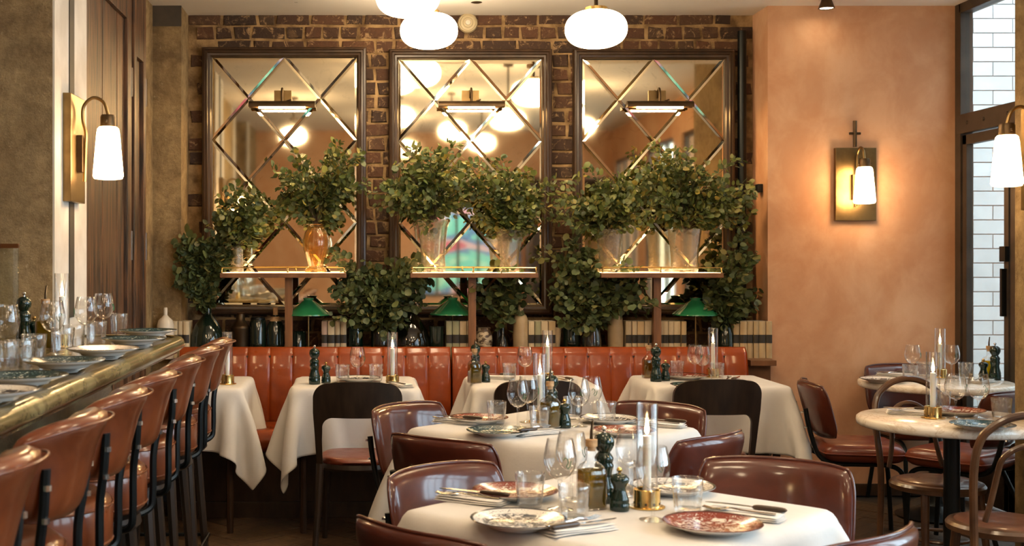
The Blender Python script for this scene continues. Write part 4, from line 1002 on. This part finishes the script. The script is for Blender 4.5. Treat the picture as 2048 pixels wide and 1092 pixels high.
def jar(name, px, prof_px, mat, label, cat, Y=7.68, extra=None, n=28):
    """prof_px: list of (half width in px, y in px) from bottom to top, on the ledge"""
    t = thing(name, label, cat, (X(px, Y), Y, LZ)); z0 = LZ
    pr = [(0, 0)]+[(hw*Y/F, max(0, Z(py, Y)-z0)) for hw, py in prof_px]; pr.append((0, pr[-1][1]))
    pr[1] = (pr[1][0], 0)
    MB().lathe(pr, n).build('body', mat, t, 50)
    for nm, pp, mm in (extra or []):
        q = [(hw*Y/F, Z(py, Y)-z0) for hw, py in pp]; q = [(0, q[0][1])]+q+[(0, q[-1][1])]; MB().lathe(q, n).build(nm, mm, t, 50)
    return t
jar('ceramic_bottle', 331, [(16,712),(17,700),(17,650),(14,640),(7,634),(4,630)], CERAMICW, 'small white ceramic bottle by the bare wall at the far left of the ledge', 'bottle', 7.55, [('stopper', [(4,630),(4,617),(3,615)], CERAMICW)])
jar('demijohn', 415, [(30,712),(34,700),(33,670),(24,648),(10,632),(8,626),(8,600)], DARKGLASS, 'dark glass demijohn holding the leftmost bouquet on the ledge', 'bottle', 7.66)
jar('milk_churn', 481, [(19,712),(19,660),(20,657),(20,653),(17,650),(9,640),(9,628)], BRONZE, 'dark metal churn with copper neck on the ledge', 'churn', 7.68, [('neck', [(8,650),(7,628),(8,626)], COPPER)])
jar('glass_jar', 516, [(16,712),(17,704),(17,645),(14,638),(12,635)], DARKGLASS, 'dark green glass jar with black lid on the ledge by the left post', 'jar', 7.66, [('lid', [(14,641),(15,638),(13,634)], STEEL)])
jar('stoppered_jar', 551, [(16,712),(17,704),(17,652),(12,642),(7,634),(6,630)], DARKGLASS, 'dark green jar with tall cork stopper beside the left post', 'jar', 7.64, [('collar', [(12,642),(9,635),(7,633)], CORK), ('stopper', [(5,633),(5,616),(6,615)], CORK)])
jar('squat_jar', 596, [(15,712),(16,704),(16,664),(14,662)], DARKGLASS, 'squat dark glass jar just right of the left post', 'jar', 7.7)
jar('green_bottle', 712, [(13,712),(14,704),(14,650),(10,638),(7,632)], GREENGLASS, 'slim green glass bottle right of the pale books', 'bottle', 7.64)
jar('bouquet_jar', 762, [(18,712),(20,700),(20,655),(14,645),(13,640)], BOTTLEGLASS, 'smoky glass jar holding the large bouquet between left and middle posts', 'jar', 7.62)
jar('demijohn', 822, [(34,712),(39,704),(39,682),(33,660),(20,640),(9,626),(8,615)], BOTTLEGLASS, 'big clear bulbous demijohn left of the black jar on the ledge', 'bottle', 7.66)
jar('black_jar', 873, [(14,712),(14,660),(15,654),(15,652)], DARKGLASS, 'black glossy straight jar beside the lamp stem near the middle post', 'jar', 7.62)
jar('pottery_vase', 968, [(12,712),(15,700),(17,682),(16,670),(12,660),(13,655)], POTTERY, 'patterned cream and brown pottery vase right of the middle post', 'vase', 7.62)
jar('brown_jug', 996, [(10,712),(12,700),(12,675),(9,662),(8,657)], M('dark_brown_glaze', (.03,.018,.011), rough=.18), 'dark brown glazed jug right of the patterned pottery vase', 'jug', 7.72)
jar('bud_vase', 1005, [(12,712),(14,700),(10,680),(4,668),(4,650)], BOTTLEGLASS, 'narrow necked glass vase holding the small round leaved bouquet', 'vase', 7.6)
jar('stoneware_bottle', 1041, [(14,712),(15,706),(15,640),(12,631),(6,626),(5,620)], STONEWARE, 'tall buff stoneware bottle beside the books right of the middle post', 'bottle', 7.6, [('stopper', [(4,622),(6,617),(5,611),(3,609)], STONEWARE)])
jar('tapered_vase', 1112, [(8,712),(8,690),(10,665),(11,655)], STONEWARE, 'slim buff tapered vase partly behind a candle', 'vase', 7.62)
jar('dark_vase', 1143, [(16,712),(18,700),(18,660),(14,645),(12,640)], DARKGLASS, 'dark glass vase left of the silvery vase under the bouquet', 'vase', 7.66)
jar('silvered_vase', 1184, [(17,712),(19,700),(19,680),(15,656),(14,648)], glass('grey_glass', (.55,.62,.60), .14, 2.0, body=.12, bodycol=(.10,.13,.12)), 'grey clear glass vase under the dense right bouquet', 'vase', 7.58)
jar('stoneware_vase', 1231, [(13,712),(15,704),(16,660),(14,638),(12,630),(13,627)], STONEWARE, 'buff stoneware vase left of the cream books by the right post', 'vase', 7.62)
jar('dark_bottle', 1451, [(14,712),(16,704),(16,668),(11,652),(6,643),(5,630)], DARKGLASS, 'dark bottle holding the far right bouquet beside the last row of books', 'bottle', 7.62)

def book(i):
    def f():
        t = thing('book', '', 'book'); w, h, d = (.036, .042, .030)[i % 3], .232, .15; m = MB()
        n = 6; pts = [(-w/2, .0)]+[(-w/2+w*k/n, -.006*sin(pi*k/n)) for k in range(1, n)]+[(w/2, 0), (w/2, d), (-w/2, d)]
        k = len(pts); m.add([(x, y, z) for z in (0, h) for x, y in pts], [tuple(range(k))[::-1], tuple(k+j for j in range(k))]+[(j, (j+1) % k, k+(j+1) % k, k+j) for j in range(k)])
        m.build('cover', BOOKS[i//3], t, 40)
        MB().box(-w/2+.002, w/2-.002, .004, d-.006, h, h+.0012).build('page_block', PAGES, t, 0)
        q = [(-w/2-.0004, .004)]+[(-w/2+w*k/n, -.006*sin(pi*k/n)-.0012) for k in range(0, n+1)]+[(w/2+.0004, .004)]
        MB().add([(x, y, z) for z in (.095, .148) for x, y in q], [(j, j+1, len(q)+j+1, len(q)+j) for j in range(len(q)-1)]).build('spine_label', BOOKLABEL, t, 40)
        return t
    return f
ORD = ['first', 'second', 'third', 'fourth', 'fifth', 'sixth', 'seventh', 'eighth']
rb = random.Random(8)
ROWS = [([352, 364, 377], 'by the far left wall', [0,2,0]), ([650, 664, 675, 686], 'left of the green bottle', [9,1,2,0]), ([898, 911, 923, 934], 'left of the middle post', [3,4,1,0]), ([1062, 1073, 1085, 1096], 'right of the stoneware bottle', [0,3,1,7]),
        ([1255, 1265, 1275, 1284, 1292, 1301], 'left of the right post', [0,2,7,1,6,0]), ([1328, 1337, 1346, 1356], 'right of the right post', [0,2,1,8]), ([1470, 1480, 1490, 1500, 1508, 1516], 'at the far right by the pillar', [6,7,6,8,7,6])]
CNAME = ['cream', 'sage green', 'buff', 'dusty pink']
for xs, where, kinds in ROWS:
    x = X(xs[0], 7.62)-.02; lim = x+(X(xs[-1], 7.62)-X(xs[0], 7.62))+.04
    for k, i in enumerate(kinds):
        w = (.036, .042, .030)[i % 3]; cx = x+w/2; x += w+.004
        place('book%d' % i, book(i), (cx, 7.58+rb.uniform(-.008, .008), LZ), 0, '%s book with dark spine label, %s in row %s' % (CNAME[i//3], ORD[k], where), 'books on the ledge')

# ------------------------------------------------------------------ vases on the shelves
def vase(name, px, prof_px, mat, label, Y=7.56, ripple=0, rn=0):
    t = thing(name, label, 'vase', (X(px, Y), Y, SHZ)); base = prof_px[0][1]
    pr = [(hw*Y/F, (base-py)*Y/F) for hw, py in prof_px]; rmx = max(r for r, _ in pr)
    m = MB(); m.open = True; m.lathe(pr+[(r-.004, z) for r, z in pr[::-1][:-1]]+[(0, .012)], 48, ripple=ripple, rn=rn); m.build('body', mat, t, 50)
    return t
vase('cylinder_vase', 474, [(13,541),(14,538),(12,528),(12,490)], CRYSTAL, 'slim clear glass vase at the left end of the left shelf')
vase('ribbed_vase', 632, [(21,541),(21,536),(14,529),(16,520),(25,495),(26,480),(22,462),(15,450),(17,446),(22,445)], AMBERGL, 'ribbed amber glass vase on the left shelf', ripple=.035, rn=14)
vase('fluted_vase', 866, [(23,541),(24,536),(23,510),(25,480),(28,450),(33,436)], CRYSTAL, 'fluted clear crystal vase at the left of the middle shelf', ripple=.05, rn=12)
vase('flared_vase', 1019, [(19,541),(20,535),(18,520),(20,500),(24,475),(28,455)], CRYSTAL, 'flared clear crystal vase at the right of the middle shelf', ripple=.03, rn=8)
vase('cut_vase', 1219, [(20,541),(21,535),(21,510),(24,480),(26,455)], CRYSTAL, 'cut crystal vase at the left of the right shelf', ripple=.03, rn=16)
vase('cut_vase', 1369, [(25,541),(27,534),(26,518),(29,485),(33,455)], CRYSTAL, 'wide cut crystal vase at the right of the right shelf', ripple=.03, rn=18)

# ------------------------------------------------------------------ eucalyptus
def leaf_geo(w, l):
    pts = [(0,0,0)]; rows = [(.18,.75),(.45,1.0),(.75,.78)]
    vs = [(0,0,0)]
    for v, k in rows: vs += [(-w/2*k, l*v, .10*w), (0, l*v, -.03*w), (w/2*k, l*v, .10*w)]
    vs.append((0, l, .02*l))
    fs = [(0,2,1),(0,3,2),(1,2,5,4),(2,3,6,5),(4,5,8,7),(5,6,9,8),(7,8,10),(8,9,10)]
    return vs, fs
LG = [leaf_geo(.034, .036), leaf_geo(.026, .038), leaf_geo(.020, .030), leaf_geo(.042, .044)]
def leaf_mesh(i, mat):
    m = MB(); m.add(*LG[i]); return m.mesh('leaf', mat, 60)
LEAFME = {0: [leaf_mesh(i, LEAF) for i in range(4)], 1: [leaf_mesh(i, LEAFD) for i in range(4)]}
def bouquet(label, base, Y, lobes, stems, seed, tone=0, sizes=(0, 1, 2), per=26, zdir=1, nparts=150, ymin=7.3, ymax=7.79, up=.5, depth=.15):
    r = random.Random(seed); b = at(base[0], base[1], Y)
    t = thing('eucalyptus_bouquet', label, 'plant', b, 0, 'eucalyptus bouquets'); mat = (LEAF, LEAFD)[tone]
    tot = sum(l[2]*l[3] for l in lobes); leaves = []; sm = MB()
    for s in range(int(stems*1.35)):
        q = r.random()*tot
        for l in lobes:
            q -= l[2]*l[3]
            if q <= 0: break
        while True:
            u, v = r.uniform(-1, 1), r.uniform(-1, 1)
            if u*u+v*v < 1: break
        g_ = r.choice((.9, 1.05, 1.15, 1.25, 1.45)); e = at(l[0]+u*l[2]*g_, l[1]+v*l[3]*g_, Y); e.y += r.uniform(-1, 1)*depth; e.y = min(max(e.y, ymin), ymax)
        d = e-b; L = d.length
        c = Vector((d.x*.25, d.y*.35, max(d.z, 0)*.55+L*.35*up))
        pts = [2*(1-k)*k*c+k*k*d for k in [i/9 for i in range(10)]]
        sm.tube(pts, [.0028-.0018*i/9 for i in range(10)], 5)
        kk = 0
        nl = int(2.0*per*(.5+L/.5*.5)); start = .30 if L > .25 else .2
        for i in range(nl):
            k = start+(1-start)*((i+r.random()*.8)/nl); p = 2*(1-k)*k*c+k*k*d; tg = (2*(1-2*k)*c+2*k*d).normalized()
            side = tg.orthogonal().normalized(); side = Matrix.Rotation(r.uniform(0, 2*pi), 3, tg) @ side
            off = r.random()**1.3*.062*(1.15-.6*k)
            p = p+side*off+Vector((0, 0, r.uniform(-.02, .02)))
            dirv = (side*r.uniform(.5, 1)+tg*r.uniform(.1, .9)+Vector((0, 0, r.uniform(-.5, .2)))).normalized()
            nrm = Vector((r.uniform(-.7, .7), r.uniform(-1, .35), r.uniform(-.1, 1.0)))
            nrm = (nrm-dirv*nrm.dot(dirv)).normalized(); xx = dirv.cross(nrm)
            gy_ = b.y+p.y
            if gy_ > ymax: p.y = ymax-b.y-r.random()*.03
            sc_ = r.uniform(.75, 1.4); mt = Matrix(((xx.x, dirv.x, nrm.x), (xx.y, dirv.y, nrm.y), (xx.z, dirv.z, nrm.z)))
            leaves.append((p, mt, sc_, r.choice(sizes)))
        tip = d
    sm.build('stems', STEMW, t, 60)['kind'] = 'stuff'
    leaves.sort(key=lambda q: q[0].y)                        # the ones nearest the room show largest
    fr = leaves[:int(len(leaves)*.45)]; r.shuffle(fr); single = set(id(q) for q in fr[:nparts]); fo = MB()
    for q in leaves:
        p, mt, s, i = q
        if id(q) in single:
            o = link('leaf', LEAFME[tone][i], t); o.matrix_basis = Matrix.Translation(p) @ mt.to_4x4() @ Matrix.Scale(s, 4)
        else:
            vs, fs = LG[i]; fo.add([p+mt @ (Vector(w)*s) for w in vs], fs)
    f = fo.build('foliage', mat, t, 60); f['kind'] = 'stuff'
    return t
bouquet('loose eucalyptus bouquet in the slim vase at the left end of the left shelf', (474, 500), 7.56, [(470, 430, 62, 40), (540, 430, 55, 50), (450, 420, 40, 30)], 20, 1, 0, (1, 2, 0), 24)
bouquet('full round leaved eucalyptus bouquet in the ribbed amber vase', (632, 455), 7.56, [(635, 380, 78, 58), (580, 330, 40, 35), (690, 340, 35, 40)], 30, 2, 0, (0, 1, 2), 28)
bouquet('tall eucalyptus bouquet in the fluted crystal vase on the middle shelf', (866, 445), 7.56, [(845, 370, 90, 58), (860, 300, 50, 40), (790, 380, 50, 50)], 32, 3, 0, (0, 1, 2), 28)
bouquet('spreading eucalyptus bouquet in the flared vase on the middle shelf', (1019, 470), 7.56, [(1000, 370, 75, 60), (1080, 390, 68, 40), (1050, 420, 70, 35), (970, 420, 40, 30)], 36, 4, 0, (0, 1, 2), 28)
bouquet('yellow green eucalyptus bouquet in the cut vase at the left of the right shelf', (1219, 465), 7.56, [(1190, 410, 70, 55), (1250, 390, 55, 60), (1150, 430, 45, 40)], 30, 5, 0, (1, 2, 0), 28)
bouquet('widest eucalyptus bouquet reaching past the right mirror to the pillar', (1369, 465), 7.56, [(1370, 375, 95, 65), (1330, 320, 60, 40), (1450, 390, 62, 50), (1480, 420, 30, 40)], 40, 6, 0, (0, 1, 2), 28)
bouquet('drooping dark eucalyptus bouquet at far left beside the bare wall', (415, 605), 7.64, [(395, 540, 55, 65), (430, 510, 40, 40), (380, 500, 35, 30)], 26, 7, 1, (0, 1, 3), 22, up=.9, ymin=7.34, ymax=7.56)
bouquet('dense eucalyptus bouquet on the ledge between the left and middle posts', (762, 645), 7.60, [(770, 580, 105, 65), (700, 540, 50, 50), (830, 600, 55, 45), (740, 620, 80, 40)], 46, 8, 1, (0, 1, 3), 24, up=.7, ymin=7.35)
bouquet('small round leaved bouquet right of the middle post under the shelf', (1005, 655), 7.58, [(1010, 585, 58, 42), (1000, 620, 30, 35)], 18, 9, 1, (3, 0), 15, nparts=90, ymin=7.4)
bouquet('large bouquet under the left half of the right shelf', (1175, 655), 7.58, [(1180, 580, 95, 65), (1150, 510, 45, 40), (1250, 590, 50, 50), (1120, 630, 28, 45), (1230, 620, 60, 40)], 46, 10, 1, (0, 3, 1), 22, up=.7, ymin=7.35)
bouquet('tall airy bouquet at the far right of the ledge by the pipe', (1451, 640), 7.62, [(1470, 570, 50, 70), (1430, 600, 40, 50), (1480, 500, 35, 40), (1400, 620, 40, 30)], 30, 11, 1, (0, 1, 3), 20, up=.7, ymin=7.4)

# ------------------------------------------------------------------ plates on the rear wall and a glass-fronted cabinet, met in the mirrors
def wall_plate():
    t = thing('wall_plate', '', 'plate'); MB().lathe([(0,.01),(.08,.01),(.15,.0),(.155,.006),(.15,.012),(.08,.02),(0,.02)], 36).build('dish', PLATES['navy'], t, 60); return t
cab = thing('bottle_cabinet', 'dark wooden shelf cabinet by the rear wall, reflected in the right mirror', 'cabinet', (3.05, RY+.25, FL))
MB().box(-.65, -.60, -.24, .2, 0, 2.75).box(.60, .65, -.24, .2, 0, 2.75).box(-.65, .65, -.24, -.2, 0, 2.75).build('carcass', WOODOLD, cab, 0, .004)
for k in range(6): MB().box(-.60, .60, -.2, .19, .1+k*.52, .14+k*.52).build('shelf_board', WOODOLD, cab, 0, .003)
for x, z, w in ((-.25, 2.72, 'left mirror, upper right'), (.25, 2.75, 'middle mirror, left of the fluted vase'), (.75, 2.70, 'middle mirror, between the two bouquets'), (1.45, 2.78, 'middle mirror, above the right bouquet'), (1.95, 2.75, 'middle mirror near its right edge')):
    o = place('wall_plate', wall_plate, (x, RY+.005, z), 0, 'decorative plate on the rear wall, reflected in the '+w, 'plates hung on the rear wall'); o.rotation_euler = (-pi/2, 0, 0)
